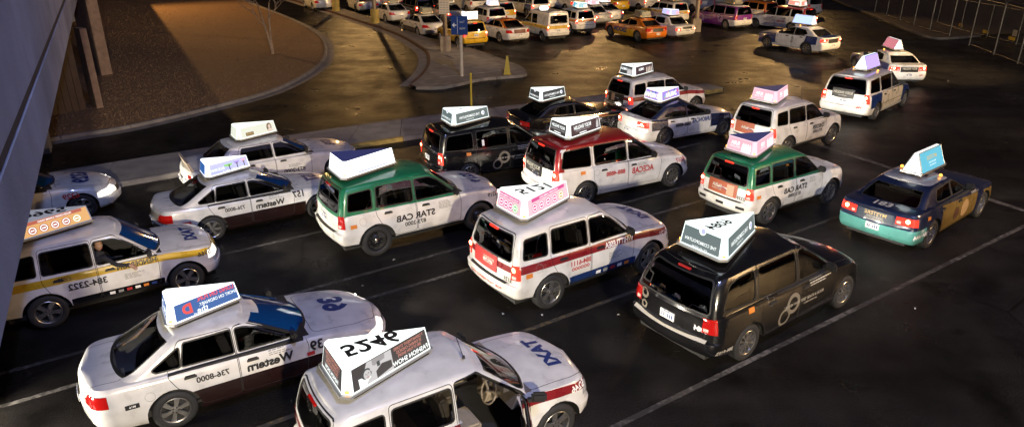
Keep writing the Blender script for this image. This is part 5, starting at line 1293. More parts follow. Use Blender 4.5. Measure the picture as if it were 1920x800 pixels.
def ad_dots(bgk, dotk, n=5, last=None):
    def f(sgn, o, U, V, w, h, quad):
        p = bgpanel(sgn, quad, U, V, gm[bgk]); k = n if w > .9 else 4; P = []
        for i in range(k):
            x = (-w * .42 + (i + .5) * w * .80 / k); r_ = h * .26; y = -h * .12
            cc = gm[last] if last and i == k - 1 else gm[dotk]
            P += [(ell(x, y, r_, r_), cc), (ell(x, y, r_ * .82, r_ * .82), gm['white']), (ell(x, y, r_ * .62, r_ * .62), cc), (rect(x - r_ * .4, y - .012, x + r_ * .4, y + .012), gm['white'])]
        P.append((rect(-w * .40, h * .24, w * .40, h * .44), gm[dotk])); quad_print(p, 'ad_print', o, U, V, P, .006)
        flat_letters(p, 'FROZEN DESSERT SUPREME DINING', o + V * h * .34, U, V, 0.035, gm['white'], .01, .8, off=.03)
    return f
def ad_fashion(sgn, o, U, V, w, h, quad):
    p = bgpanel(sgn, quad, U, V, gm['char'])
    if w < .9:
        for i, t in enumerate(('7 DEPARTMENT STORES', '25 DINING CHOICES', '200 STYLISH SHOPS')): flat_letters(p, t, o + V * (.11 - i * .06), U, V, 0.045, gm['coral'], 0, .8, off=.007)
        flat_letters(p, 'FASHION SHOW', o - V * .09, U, V, 0.063, gm['white'], .02, .8, off=.007); return
    for i, t in enumerate(('7 DEPARTMENT STORES', '25 DINING CHOICES', '200 STYLISH SHOPS')): flat_letters(p, t, o + U * (w * .24) + V * (.105 - i * .058), U, V, 0.042, gm['coral'], .0, .82, off=.007)
    flat_letters(p, 'FASHION SHOW', o + U * (w * .24) - V * .095, U, V, 0.07, gm['white'], .02, .9, off=.007)
    # reclining sitter: pale cushion, dark dress, face, arm, hair
    b = o - U * (w * .22); P = [([(-.27, -.15), (.31, -.15), (.31, .14), (-.10, .145)], gm['lgrey']), ([(-.02, .145), (.20, .145), (.18, .02), (-.02, .03)], gm['grey']), ([(-.27, -.15), (-.05, -.15), (-.08, -.04), (-.27, -.02)], gm['white']),
        ([(-.03, -.15), (.29, -.10), (.29, .01), (.14, .03), (.02, -.04)], gm['char']), ([(.02, -.03), (-.12, -.09), (-.16, -.15), (.02, -.15)], gm['lgrey']), (ell(-.135, .0, .085, .075), gm['hair'] if False else gm['ink']), (ell(-.125, -.015, .058, .066), gm['lgrey']),
        ([(-.06, .04), (.22, .08), (.30, .05), (.30, .0), (.10, .03), (-.05, .0)], gm['lgrey']), (ell(-.03, .03, .045, .038, 10), gm['lgrey']), (rect(.05, .015, .10, .085), gm['ink']), (ell(-.145, -.005, .010, .007, 8), gm['ink']), (ell(-.105, .002, .010, .007, 8), gm['ink']), ([(-.13, -.03), (-.115, -.03), (-.122, -.006)], gm['grey']), (ell(-.122, -.048, .018, .006, 8), gm['rust'])]
    quad_print(p, 'ad_picture', b, U, V, P, .006)
def ad_the_d(sgn, o, U, V, w, h, quad):
    p = bgpanel(sgn, quad, U, V, gm['blue'])
    if w < .8:
        flat_letters(p, 'the D', o, U, V, 0.14, gm['white'], .02, off=.007); return
    flat_letters(p, 'LONG ON FUN.', o + U * w * .16 + V * .10, U, V, 0.078, gm['redi'], .02, .85, off=.007); flat_letters(p, 'SHORT ON ORDINARY.', o + U * w * .18 + V * .005, U, V, 0.055, gm['white'], .01, .8, off=.007)
    flat_letters(p, 'D', o - U * w * .30 + V * .01, U, V, 0.17, gm['redi'], .05, off=.007); flat_letters(p, 'the', o - U * w * .08 - V * .075, U, V, 0.10, gm['white'], .01, off=.007); flat_letters(p, 'LAS VEGAS', o - U * w * .13 - V * .115, U, V, 0.031, gm['white'], 0, off=.007)
def ad_woman(sgn, o, U, V, w, h, quad):
    p = bgpanel(sgn, quad, U, V, gm['pale'])
    if w > .8: quad_print(p, 'ad_picture', o, U, V, [(rect(-w * .36, -h * .34, -w * .14, -h * .04), gm['hair']), (ell(w * .32, .0, .085, .13, 14), gm['hair']), (ell(w * .33, .02, .045, .062, 12), gm['skin']), ([(w * .25, -h * .42), (w * .42, -h * .42), (w * .39, -h * .12), (w * .29, -h * .12)], gm['skin'])], .006); flat_letters(p, 'JUBILEE', o - U * w * .25 - V * h * .19, U, V, 0.056, gm['gold'], .01, off=.009)
def ad_blueman(sgn, o, U, V, w, h, quad):
    p = bgpanel(sgn, quad, U, V, gm['lil'] if w > .8 else gm['blue'])
    if w < .8: return
    P = [(ell(-w * .02, h * .18, .13, .075, 14, 180, 360), gm['grn']), (ell(w * .20, h * .22, .075, .055, 14, 180, 360), gm['vio']), (ell(w * .38, h * .26, .06, .05, 14, 180, 360), gm['rose'])]
    for x in (.0, .20, .38): P += [([(w * x - .012, -h * .36), (w * x + .016, -h * .36), (w * x + .014, -h * .02), (w * x + .04, h * .16), (w * x, h * .03), (w * x - .04, h * .16), (w * x - .014, -h * .02)], gm['ink']), (ell(w * x, h * .04, .014, .02, 8), gm['ink'])]
    quad_print(p, 'ad_picture', o, U, V, P, .006); flat_letters(p, 'BLUE MAN', o - U * w * .30 - V * .02, U, V, 0.07, gm['white'], .01, .8, off=.012); flat_letters(p, 'NOW WITH BALLS', o + U * w * .10 - V * .12, U, V, 0.056, gm['white'], .01, off=.012)
def ad_blank(sgn, o, U, V, w, h, quad):
    p = bgpanel(sgn, quad, U, V, gm['white'])
    if w > .9: quad_print(p, 'ad_print', o, U, V, [(rect(w * x, -h * .42, w * (x + .012), h * .42), gm['lil']) for x in (.36, .40, .43)] + [(rect(-w * .30, -h * .42, w * .34, -h * .34), gm['lil'])], .006)
def ad_color(bgk, fgk, txt=None, sub=None):
    def f(sgn, o, U, V, w, h, quad):
        p = bgpanel(sgn, quad, U, V, gm[bgk]); rnd = random.Random(len(txt or '') + int(w * 10))
        P = []
        for i in range(4):
            x = w * (.12 + .09 * i); P.append(([(x - .03, -h * .42), (x + .05, -h * .42), (x + .045, h * .05), (x + .01, h * .25), (x - .02, h * .05)], gm[fgk]))
        quad_print(p, 'ad_picture', o, U, V, P, .006)
        if txt: flat_letters(p, txt, o - U * w * .18 + V * .03, U, V, 0.098, gm['white'], .02, .85, off=.012)
        if sub: flat_letters(p, sub, o - U * w * .18 - V * .06, U, V, 0.042, gm['white'], 0, .8, off=.012)
    return f
def ad_wild(sgn, o, U, V, w, h, quad):
    p = bgpanel(sgn, quad, U, V, gm['vio']); P = []; rnd = random.Random(4); ks = ['org', 'blue', 'grn', 'redi', 'white', 'cyan', 'gold']
    for i in range(22): x = rnd.uniform(-.44, .40) * w; y = rnd.uniform(-.40, .25) * h; P.append(([(x, y), (x + rnd.uniform(.05, .14), y + .02), (x + rnd.uniform(.02, .1), y + rnd.uniform(.05, .11))], gm[ks[i % 7]]))
    quad_print(p, 'ad_print', o, U, V, P, .005); flat_letters(p, 'ZARKANA', o, U, V, 0.168, gm['white'], .04, .75, off=.022)
def cosmo_body(T, mdl, side=-1):
    """grey rings and slogan on the flank of the black minivans"""
    g_ = mat('print_bronze', (.17, .15, .12), .45); disc(mdl, T, 1.22, .72, .20, g_, 'ring_print', side, ring=.075); disc(mdl, T, .98, .52, .17, g_, 'ring_print', side, ring=.05)
    letters(mdl, T, 'BOOK & STAGE "BEST NEW VENUE,"', 'side', 1.55, .70, .052, M['lettergrey'], side, .0, .95); letters(mdl, T, 'LAS VEGAS WEEKLY', 'side', 1.75, .62, .026, M['lettergrey'], side, .0)
    small_print(mdl, T, 2.12, .99, side, M['lettergrey'], .8, 3, .02, .045); permit(mdl, T, .0, .98, side)
M['lettergrey'] = mat('print_light_grey', (.45, .43, .38), .5)
# ================================================================== foreground
tb = mat('sign_top_blue', (.015, .06, .28), .6)
W_ = 'taxis waiting in the lanes'
# 1 white sedan 39
T, m = taxi('sedan', (-5.72, 9.77), 31.6, 'white and brown sedan taxi numbered 39 on its hood, nearest front left', LV['western'], 'western', W_, .99, head='headlens', wind='bluerefl')
sign_wedge(T, .18, m['S']['topper_z'], 1.22, .78, .34, 1.7, ad_the_d, ad_the_d, None, tint=(1, 1, 1), left=ad_the_d)
letters(m, T, '39', 'top', 2.92, .06, .40, M['navyp'], bold=.05); letters(m, T, '39', 'side', 2.30, .78, .14, M['black'], bold=.03); letters(m, T, 'Western', 'side', 1.52, .735, .125, M['black'], bold=.04); letters(m, T, '736-8000', 'side', .62, .775, .08, M['black'], bold=.03)
small_print(m, T, 1.72, .93, w=.42, n=4); patch(m, T, 'permit_plate', 'side', -.66, -.46, .60, .68, M['black'], na=2, nb=2); letters(m, T, 'M16', 'side', -.56, .64, .03, M['white'], off=.012); disc(m, T, -.30, .72, .075, M['grey'], 'fuel_flap', ring=.005)
patch(m, T, 'flag_sticker', 'side', 2.12, 2.25, .62, .69, M['redp'], na=2, nb=2); headlamps(T, m, 380)
# 2 white SUV 5246 with the driver's door open
def skip5246(nm, yc, me):
    if nm == 'door' and yc < 0 and me is not None and np.mean([v.co.x for v in me.vertices]) > 1.2: return True
    if nm == 'mirror': return True
    if nm == 'handle' and me == 1: return True
    return False
T, m = taxi('suv', (-2.01, 7.97), 32.2, 'white and maroon SUV taxi with roof number 5246 and its driver door open', LV['whittle_open'], 'whittle_open', W_, 1.0, skip_panel=skip5246, light_cabin=True, open_win=lambda n, s, me: n == 'window' and s < 0 and np.mean([v.co.x for v in me.vertices]) > 1.2)
hx, hy = 2.10, -.86; dr = empty('door', (0, 0, 0)); dr.parent = T; ang = R(62); dr.location = (hx, hy, 0); dr.rotation_euler = (0, 0, ang)
for nm, me, yc in _BODY['whittle_open']:
    if skip5246(nm, yc, me): mesh_obj('door_skin', me, dr, (-hx, -hy, 0))
for nm, me, ml, s in m['parts']:
    if nm == 'window' and s < 0 and np.mean([v.co.x for v in me.vertices]) > 1.2: mesh_obj('window', me, dr, (-hx, -hy, 0))
g = G(); g.box((1.55 - hx, -.81 - hy, .74), (.98, .05, .58)); g.box((1.55 - hx, -.77 - hy, .90), (.70, .06, .07), mi=1); g.box((1.45 - hx, -.775 - hy, .60), (.6, .05, .16), mi=1); g.obj('door_trim', [M['seatlight'], M['trim']], dr)
mo = mesh_obj('mirror', _SH['mirror'], dr, (1.98 - hx, -.88 - hy, 1.09)); mo.scale = (1, -1, 1)
g = G()
for a, b in (((1.0, .40), (1.0, 1.635)), ((1.0, 1.635), (1.40, 1.635)), ((1.40, 1.635), (2.09, 1.10)), ((2.09, 1.10), (2.12, .42)), ((2.12, .42), (1.0, .40))):
    pa, pb = proj_pt(m, 'side', *a, -1, -.03), proj_pt(m, 'side', *b, -1, -.03)
    if pa is not None and pb is not None: g.tube([pa, pb], .03, 6)
g.obj('door_seal', M['rubber'], T)
s_ = sign_wedge(T, -.40, m['S']['topper_z'], 1.45, .95, .38, 1.35, ad_fashion, ad_fashion, '5246', left=ad_fashion)
letters(m, T, 'TAXI', 'top', 2.92, .02, .22, M['navyp'], bold=.05, stretch=1.1); letters(m, T, '5246', 'side', 3.02, .895, .085, M['white'], bold=.03); rear_step(T, m); antenna(T, 1.35, -.35, 1.72); headlamps(T, m, 260, core=False)
# 3 Henderson SUV with its driver
pos, yaw, sc = place2((91.5, 586), (351.5, 522.5), 'suv')
T, m = taxi('suv', pos, yaw, 'white and yellow striped SUV taxi at the left with its driver leaning out', LV['hender'], 'hender', W_, sc, head='headlens', wind='bluerefl', open_win=lambda n, s, me: n == 'window' and s < 0 and np.mean([v.co.x for v in me.vertices]) > 1.2)
HEND = (T, m)
sign_wedge(T, -.20, m['S']['topper_z'], 1.40, .95, .36, .55, ad_dots('peach', 'rust', 5, 'gold'), ad_dots('peach', 'rust', 5, 'gold'), '5966', True, tint=(.35, .36, .45), left=ad_dots('peach', 'rust', 5))
letters(m, T, 'HENDERSON', 'side', 1.72, .985, .085, M['black'], bold=.03, stretch=.9); letters(m, T, '384-2322', 'side', .78, .80, .11, M['black'], bold=.03); letters(m, T, '5966', 'side', 3.05, .865, .085, M['black'], bold=.02); letters(m, T, 'TAXI', 'top', 2.90, .0, .22, M['navyp'], bold=.05, stretch=1.1)
small_print(m, T, 1.65, .80, w=.40, n=4); small_print(m, T, .45, 1.02, w=.30, n=3, m=M['black'])
for i, cc in enumerate(('white', 'grey', 'redp', 'white', 'orange', 'navyp')): patch(m, T, 'card_logo', 'side', 1.12 + i * .16, 1.22 + i * .16, .44, .50, M[cc], na=2, nb=1)
permit(m, T, -.62, .82); headlamps(T, m, 380)
# 4 white sedan 157
pos, yaw, sc = place2((398.5, 430), (598.5, 387.5), 'sedan')
T, m = taxi('sedan', pos, yaw, 'white and brown sedan taxi numbered 157 with a purple lit roof sign', LV['western'], 'western', W_, sc, head='headlens', wind='bluerefl', tail='tail')
sign_wedge(T, .16, m['S']['topper_z'], 1.24, .80, .34, 1.5, ad_blueman, ad_blueman, None, tint=(.95, .95, 1), left=ad_blueman)
letters(m, T, '157', 'top', 2.92, .02, .36, M['navyp'], bold=.05); letters(m, T, '157', 'side', 2.27, .82, .13, M['black'], bold=.03); letters(m, T, 'Western', 'side', 1.52, .725, .125, M['black'], bold=.04); letters(m, T, '736-8000', 'side', .62, .775, .08, M['black'], bold=.03)
small_print(m, T, 1.72, .93, w=.42, n=4); patch(m, T, 'permit_plate', 'side', -.66, -.46, .60, .67, M['redp'], na=2, nb=2); headlamps(T, m, 300)
# 5 green roofed SUV with the blank sign
pos, yaw, sc = place2((708, 452.6), (899.4, 406.9), 'suv')
T, m = taxi('suv', pos, yaw, 'white SUV taxi with green roof, black steel wheels and a blank white lit sign', LV['star'], 'star', W_, sc, wheel='steel', tail='tail')
s_ = sign_wedge(T, -.50, m['S']['topper_z'], 1.45, .98, .38, 1.9, ad_blank, ad_blank, None, tint=(.97, .99, 1), lid=tb, left=ad_blank)
letters(m, T, 'STAR CAB', 'side', .95, .79, .12, M['black'], bold=.03, stretch=1.05); letters(m, T, '873-2000', 'side', .93, .63, .08, M['black'], bold=.02); letters(m, T, '2219', 'side', 3.0, .87, .08, M['gold'] if 'gold' in M else M['black'], bold=.02)
letters(m, T, '2219', 'top', 2.88, .0, .26, M['navyp'], bold=.05); small_print(m, T, 1.72, .98, w=.36, n=6); permit(m, T, -.52, .83); disc(m, T, -.30, .90, .085, M['grey'], 'fuel_flap', ring=.005); rear_step(T, m); headlamps(T, m, 300)
# 6 older white sedan 878
T, m = taxi('crown_sedan', (-8.42, 20.0), 34.6, 'older white sedan taxi numbered 878 with its sign showing a woman, by the median', LV['white'], 'crown', W_, 1., wind='bluerefl', wheel='steel', tail='tail')
sign_wedge(T, .25, m['S']['topper_z'], 1.30, .80, .36, 1.3, ad_woman, ad_woman, None, tint=(.80, .88, .78), left=ad_woman)
letters(m, T, '878', 'top', 3.05, .0, .30, M['navyp'], bold=.05); letters(m, T, '873-2000', 'side', 1.62, .52, .10, M['black'], bold=.02); letters(m, T, '878', 'side', 3.30, .66, .07, M['navyp']); small_print(m, T, 1.65, .70, w=.40, n=3); headlamps(T, m, 40)
g = G(); g.box((-1.20, -.1, 1.02), (.06, 1.2, .34), mat4=Matrix.Rotation(R(-18), 4, 'Y')); g.obj('trunk_ad_panel', mat('panel_board', (.34, .28, .22), .6), T)
# 7 white sedan 6329 at the left edge
T, m = taxi('sedan', (-14.35, 16.75), 33.5, 'white sedan taxi numbered 6329 showing only its nose beside the bridge', LV['white'], 'plain', W_, 1., head='headlens', wind='bluerefl')
letters(m, T, '6329', 'top', 2.90, .0, .36, M['navyp'], bold=.04); letters(m, T, '6329', 'side', 2.60, .70, .12, M['redp'], bold=.03); headlamps(T, m, 380)
# 8 white SUV 5121
pos, yaw, sc = place2((1032.3, 548), (1218, 484), 'suv')
T, m = taxi('suv', pos, yaw, 'white and maroon striped SUV taxi with roof number 5121 and pink sign', LV['whittle'], 'whittle', W_, sc, tail='tailon')
sign_wedge(T, -.36, m['S']['topper_z'], 1.48, .98, .38, 1.25, ad_dots('pink', 'mag', 5, 'grn'), ad_dots('pink', 'mag', 5, 'gold'), '5121', tint=(.97, 1, .97), left=ad_dots('pink', 'mag'))
letters(m, T, 'WHITTLESEA', 'side', 1.72, .985, .09, M['white'], bold=.03, stretch=.85); letters(m, T, '384-6111', 'side', .72, .83, .085, M['redp'], bold=.03)
for i in range(6): disc(m, T, .52 + i * .075, .71, .036, M['redp'], 'disc_print', ring=.018)
letters(m, T, '5121', 'side', 3.0, .865, .08, M['cream'] if 'cream' in M else M['white'], bold=.02); letters(m, T, 'TAXI', 'top', 2.92, .0, .22, M['navyp'], bold=.05, stretch=1.1); small_print(m, T, 1.62, .80, w=.36, n=5); permit(m, T, -.52, .86); disc(m, T, -.28, .95, .085, M['grey'], 'fuel_flap', ring=.005)
for i, cc in enumerate(('white', 'grey', 'redp', 'white', 'orange')): patch(m, T, 'card_logo', 'side', 1.12 + i * .19, 1.24 + i * .19, .44, .51, M[cc], na=2, nb=1)
adp = patch(m, T, 'tailgate_ad', 'rear', -.30, .50, .78, 1.10, mat('ad_board_red', (.42, .03, .03), .5), off=.02, na=8)
letters(m, T, 'SEGUNDO', 'rear', -.04, 1.0, .055, M['lettergrey'], off=.028, stretch=.9); letters(m, T, '702.736.2588', 'rear', -.02, .92, .04, M['lettergrey'], off=.028); letters(m, T, '5121', 'rear', -.62, .77, .075, M['black']); rear_step(T, m); letters(m, T, 'FOR TAXI SERVICE CALL', 'rear', .05, .55, .05, M['redp'], stretch=1.3); headlamps(T, m, 260, core=False)
# 9 black minivan 6084
pos, yaw, sc = place2((1401.9, 642.5), (1583, 548), 'old_minivan')
T, m = taxi('old_minivan', pos, yaw, 'black minivan taxi with roof number 6084, nearest front right', LV['black'], 'black_old', W_, sc, tail='tail')
sign_wedge(T, -.30, m['S']['topper_z'] - .01, 1.52, 1.02, .40, 1.5, ad_cosmo(), ad_cosmo(), '6084', True, tint=(.82, .97, .94), nh=.22, left=ad_cosmo())
cosmo_body(T, m); letters(m, T, '6084', 'rear', -.66, .80, .085, M['white'], bold=.03); letters(m, T, 'DESERT CAB', 'side', -.72, .52, .10, M['lettergrey'], bold=.02, stretch=.8); letters(m, T, '386-9102', 'side', -.62, .42, .06, M['lettergrey']); disc(m, T, .55, .98, .09, M['grey'], 'fuel_flap', ring=.005)
g_ = mat('print_bronze', (.17, .15, .12), .45); disc(m, T, .60, .95, .10, g_, 'ring_print', kind='rear', ring=.05); disc(m, T, .58, .74, .08, g_, 'ring_print', kind='rear', ring=.04); rear_step(T, m)
patch(m, T, 'bumper_trim', 'rear', -.80, .80, .600, .648, mat('bumper_cream', (.40, .38, .33), .4), off=.012, na=14, nb=1); headlamps(T, m, 260, core=False)
# 10 black minivan behind
T, m = taxi('minivan', (-1.72, 21.1), 27.5, 'black minivan taxi with orange permit sticker, between green roofed SUV and median', LV['black'], 'black_new', W_, .97, tail='tailon')
sign_wedge(T, -.30, m['S']['topper_z'], 1.50, 1.0, .38, 1.4, ad_cosmo(), ad_cosmo(), '8172', True, tint=(.80, .90, .90), left=ad_cosmo(), nh=.16); cosmo_body(T, m)
patch(m, T, 'window_sticker', 'side', .50, .58, 1.16, 1.34, M['white'], off=.012, na=1, nb=2); headlamps(T, m, 260, core=False)
# 11 black sedan with gold stripe
T, m = taxi('muscle_sedan', (.95, 25.3), 27.0, 'black patterned sedan taxi with gold stripe, half hidden behind the black minivan', dict(base=C['black'], zones=[('side', [(-.3, .86), (3.8, .74), (3.8, .79), (-.3, .92)], C['gold'], lambda f, z: z == LOW)]), 'goldcar', W_, .96)
sign_wedge(T, -.15, m['S']['topper_z'], 1.40, .95, .38, 1.4, ad_cosmo('ink'), ad_cosmo('ink'), '7113', True, tint=(.88, 1, .95), nh=.16, left=ad_cosmo('ink')); letters(m, T, '"GOLD', 'side', 2.0, .68, .11, M['white'], bold=.02); headlamps(T, m, 260, core=False)
tile = []; rnd = random.Random(2)
for i in range(34):
    for j in range(6):
        if rnd.random() < .75: x = -.2 + i * .11 + (j % 2) * .05; z = .42 + j * .07; tile.append((x, x + rnd.choice((.05, .09)), z, z + .014))
strip_print('basket_print', m, T, 'side', tile, M['grey'])
# 12 red roofed minivan
pos, yaw, sc = place2((1098, 363.6), (1261, 329.5), 'minivan')
T, m = taxi('minivan', pos, yaw, 'white minivan taxi with dark red roof in the middle of the lanes', LV['ace'], 'ace', W_, sc, tail='tailon')
sign_wedge(T, -.32, m['S']['topper_z'], 1.45, 1.0, .38, 1.5, ad_english, ad_english, None, tint=(.90, .95, .92), left=ad_english)
letters(m, T, 'ACECAB', 'side', 1.93, .76, .14, M['redp'], bold=.03, stretch=.85); letters(m, T, '888-4888', 'side', .98, .80, .10, M['redp'], bold=.03); letters(m, T, '6517', 'side', 3.32, .80, .10, M['redp'], bold=.02); small_print(m, T, 1.9, .64, w=.5, n=2); small_print(m, T, 1.95, .94, w=.4, n=3); permit(m, T, -.10, .96); disc(m, T, .36, .90, .085, M['grey'], 'fuel_flap', ring=.005)
patch(m, T, 'tailgate_ad', 'rear', -.30, .62, .80, 1.14, M['black'], off=.02, na=8); letters(m, T, 'BODY ENGLISH', 'rear', .16, 1.02, .085, M['lettergrey'], off=.03, stretch=.8); letters(m, T, 'NIGHTCLUB', 'rear', .16, .93, .035, M['lettergrey'], off=.03); letters(m, T, '6517', 'side', -.88, .95, .08, M['redp']); headlamps(T, m, 260, core=False)
# 13 white SUV at the back of the lanes
T, m = taxi('suv', (4.92, 28.3), 30.2, 'white and maroon SUV taxi farthest back beside the median', LV['whittle2'], 'whittle2', W_, 1., tail='tailon', wheel='seven')
sign_wedge(T, -.42, m['S']['topper_z'], 1.42, .96, .38, 1.2, ad_color('ink', 'lgrey', 'OMEGA'), ad_color('plum', 'skin', 'OMEGA'), '5209', tint=(.92, 1, .96), nh=.18, left=ad_color('ink', 'lgrey'))
patch(m, T, 'tailgate_ad', 'rear', -.45, .50, .74, 1.10, M['black'], off=.02, na=8); g_ = mat('ad_skin_print', (.40, .26, .18), .6); patch(m, T, 'tailgate_picture', 'rear', .08, .30, .80, 1.08, g_, off=.026, na=2, nb=2); rear_step(T, m); headlamps(T, m, 260, core=False)
# 14 blue and white sedan
pos, yaw, sc = place2((1246.9, 257.5), (1356.7, 238), 'saloon')
T, m = taxi('saloon', pos, yaw, 'white sedan taxi with dark blue roof and fenders under a multicoloured sign', LV['union'], 'union', W_, sc, tail='tailon')
sign_wedge(T, .0, m['S']['topper_z'], 1.35, .92, .38, 1.25, ad_wild, ad_wild, None, tint=(.97, 1, .92), left=ad_wild)
letters(m, T, 'UNIONCAB', 'side', 1.68, .78, .13, M['navyp'], bold=.04, stretch=.8); letters(m, T, '888-4888', 'side', .80, .70, .11, M['black'], bold=.03); letters(m, T, '2464', 'side', 2.95, .72, .09, M['lettergrey']); small_print(m, T, 1.65, .92, w=.4, n=2); headlamps(T, m, 260, core=False)
# 15 checker SUV
pos, yaw, sc = place2((1476, 277), (1560, 252.5), 'suv')
T, m = taxi('suv', pos, yaw, 'plain white SUV taxi with a pink sign behind the green roofed one', LV['white'], 'suv_plain', W_, sc, tail='tailon', wheel='six')
SUB = ad_color('rose', 'white', 'SUBA', 'SUSHI LOUNGE'); s_ = sign_wedge(T, -.40, m['S']['topper_z'], 1.40, .98, .38, 1.0, SUB, SUB, None, tint=(.9, .6, .7), left=SUB, lid=tb)

letters(m, T, 'CHECKER', 'side', 1.62, .84, .105, M['black'], bold=.03, stretch=.85); letters(m, T, '873-2000', 'side', 1.60, .68, .08, M['black']); small_print(m, T, 1.95, .95, w=.3, n=3)
boardr = mat('ad_board_rust', (.30, .07, .03), .5); patch(m, T, 'tailgate_ad', 'rear', -.15, .60, .76, 1.12, boardr, off=.02, na=8); letters(m, T, 'SUBA', 'rear', .2, .95, .08, M['lettergrey'], off=.028); rear_step(T, m); headlamps(T, m, 260, core=False); antenna(T, 1.2, -.4, 1.72)
# 16 second green roofed SUV
pos, yaw, sc = place2((1442.5, 396.5), (1556.5, 360), 'suv')
T, m = taxi('suv', pos, yaw, 'white SUV taxi with green roof, silver wheels and a pink sign', LV['star'], 'star', W_, sc, tail='tailon', wheel='six')
s_ = sign_wedge(T, -.38, m['S']['topper_z'], 1.40, .98, .38, 1.0, SUB, SUB, None, tint=(.9, .6, .7), left=SUB, lid=tb); 
letters(m, T, 'STAR CAB', 'side', .95, .82, .12, M['black'], bold=.03, stretch=1.05); letters(m, T, '873-2000', 'side', .93, .66, .08, M['black'], bold=.02); small_print(m, T, 1.72, 1.0, w=.36, n=5); letters(m, T, '2229', 'rear', -.58, .80, .08, M['black']); permit(m, T, -.52, .86)
patch(m, T, 'tailgate_ad', 'rear', -.45, .48, .76, 1.10, boardr, off=.02, na=8); letters(m, T, 'SUBA', 'rear', .18, .96, .085, M['lettergrey'], off=.028); letters(m, T, 'SUSHI LOUNGE', 'rear', .18, .87, .03, M['lettergrey'], off=.028); patch(m, T, 'tailgate_picture', 'rear', -.36, -.14, .78, 1.06, mat('ad_skin_print', (.40, .26, .18), .6), off=.026, na=2, nb=2); rear_step(T, m)
for yy in (-.62, .0, .62): patch(m, T, 'bumper_sticker', 'rear', yy - .12, yy + .12, .52, .59, M['black'], na=2, nb=1, off=.012); small_print(m, T, yy, .565, kind='rear', m=M['lettergrey'], w=.2, n=2, h=.012, gap=.025)
headlamps(T, m, 260, core=False)
# 17 blue and gold sedan
pos, yaw, sc = place2((1746, 440), (1840, 384), 'muscle_sedan')
T, m = taxi('muscle_sedan', pos, yaw, 'dark blue, teal and gold sedan taxi with trunk number 183 at the right', LV['mystere'], 'mystere', W_, sc, tail='tailon')
def pm(sgn, o, U, V, w, h, sd):
    if sd < 0: flat_letters(sgn, 'MYSTERE', o + V * .06, U, V, .10, gm['gold'], .01, 1.0, off=.012); flat_letters(sgn, 'CIRQUE DU SOLEIL', o - V * .06, U, V, .04, gm['white'], 0, off=.012); flat_letters(sgn, 'TREASURE ISLAND', o - V * .13, U, V, .03, gm['white'], 0, off=.012)
sign_aframe(T, .55, m['S']['topper_z'], 1.30, .46, .48, (.06, .34, .46), 1.3, pm, (.9, 1, 1), 1.2)
letters(m, T, '183', 'top', -.74, -.02, .20, M['lettergrey'], bold=.03, rot=None); patch(m, T, 'trunk_ad', 'rear', -.40, .42, .70, .94, mat('ad_board_navy', (.01, .025, .05), .4), off=.014, na=8); letters(m, T, 'MYSTERE', 'rear', .0, .87, .075, mat('print_gold', (.42, .30, .12), .5), off=.022, stretch=1.1); letters(m, T, 'CIRQUE DU SOLEIL', 'rear', .0, .785, .035, M['lettergrey'], off=.022); letters(m, T, 'AT TREASURE ISLAND', 'rear', .0, .735, .03, M['lettergrey'], off=.022)
letters(m, T, '384-1444', 'side', -.62, .50, .09, M['white'], bold=.02); letters(m, T, '183', 'side', -.60, .62, .06, M['white']); disc(m, T, 1.75, .62, .22, mat('ad_face_print', (.35, .22, .10), .5), 'face_print', ring=.21); disc(m, T, 1.25, .60, .16, mat('ad_face_dark', (.07, .03, .015), .5), 'face_print', ring=.155); small_print(m, T, 2.3, .93, w=.5, n=2, m=M['lettergrey']); permit(m, T, -.35, .86); headlamps(T, m, 260, core=False)
# 18 blue and cream minivan
pos, yaw, sc = place2((1643.75, 208.75), (1696, 185), 'minivan')
T, m = taxi('minivan', pos, yaw, 'white, blue and cream minivan taxi pulling away at the upper right', LV['bluewhite'], 'bluewhite', 'taxis driving off into the lot', sc, tail='tailon', wheel='multi')
sign_aframe(T, .2, m['S']['topper_z'], 1.35, .50, .50, (.42, .30, .85), 1.3, None, (.85, 1, 1), 1.3)
patch(m, T, 'tailgate_ad', 'rear', -.36, .48, .88, 1.22, M['black'], off=.02, na=8); letters(m, T, 'BODY ENGLISH', 'rear', .06, 1.08, .085, M['lettergrey'], off=.03, stretch=.8); letters(m, T, 'NIGHTCLUB', 'rear', .06, .98, .035, M['lettergrey'], off=.03); letters(m, T, '396', 'rear', -.62, .60, .09, M['redp']); small_print(m, T, 1.0, .84, w=.16, n=6, m=M['black'], h=.02, gap=.05); patch(m, T, 'side_moulding', 'side', .30, 2.5, .58, .60, M['black'], na=10, nb=1); headlamps(T, m, 260, core=False)
# 19 charger beyond it
T, m = taxi('muscle_sedan', (19.37, 35.34), 88, 'white and navy sedan taxi with glowing red tail lamps beyond the blue minivan', LV['bluewhite'], 'bluewhite_m', 'taxis driving off into the lot', 1., tail='tailon')
sign_aframe(T, .45, m['S']['topper_z'], 1.25, .46, .46, (.45, .12, .18), 1.0, None, (.9, .95, 1), 1.4); patch(m, T, 'trunk_ad', 'rear', -.42, .42, .70, .94, M['black'], off=.014, na=8); letters(m, T, 'BODY ENGLISH', 'rear', .0, .86, .075, M['lettergrey'], off=.022, stretch=.85); letters(m, T, '336', 'rear', -.60, .55, .08, M['redp'])
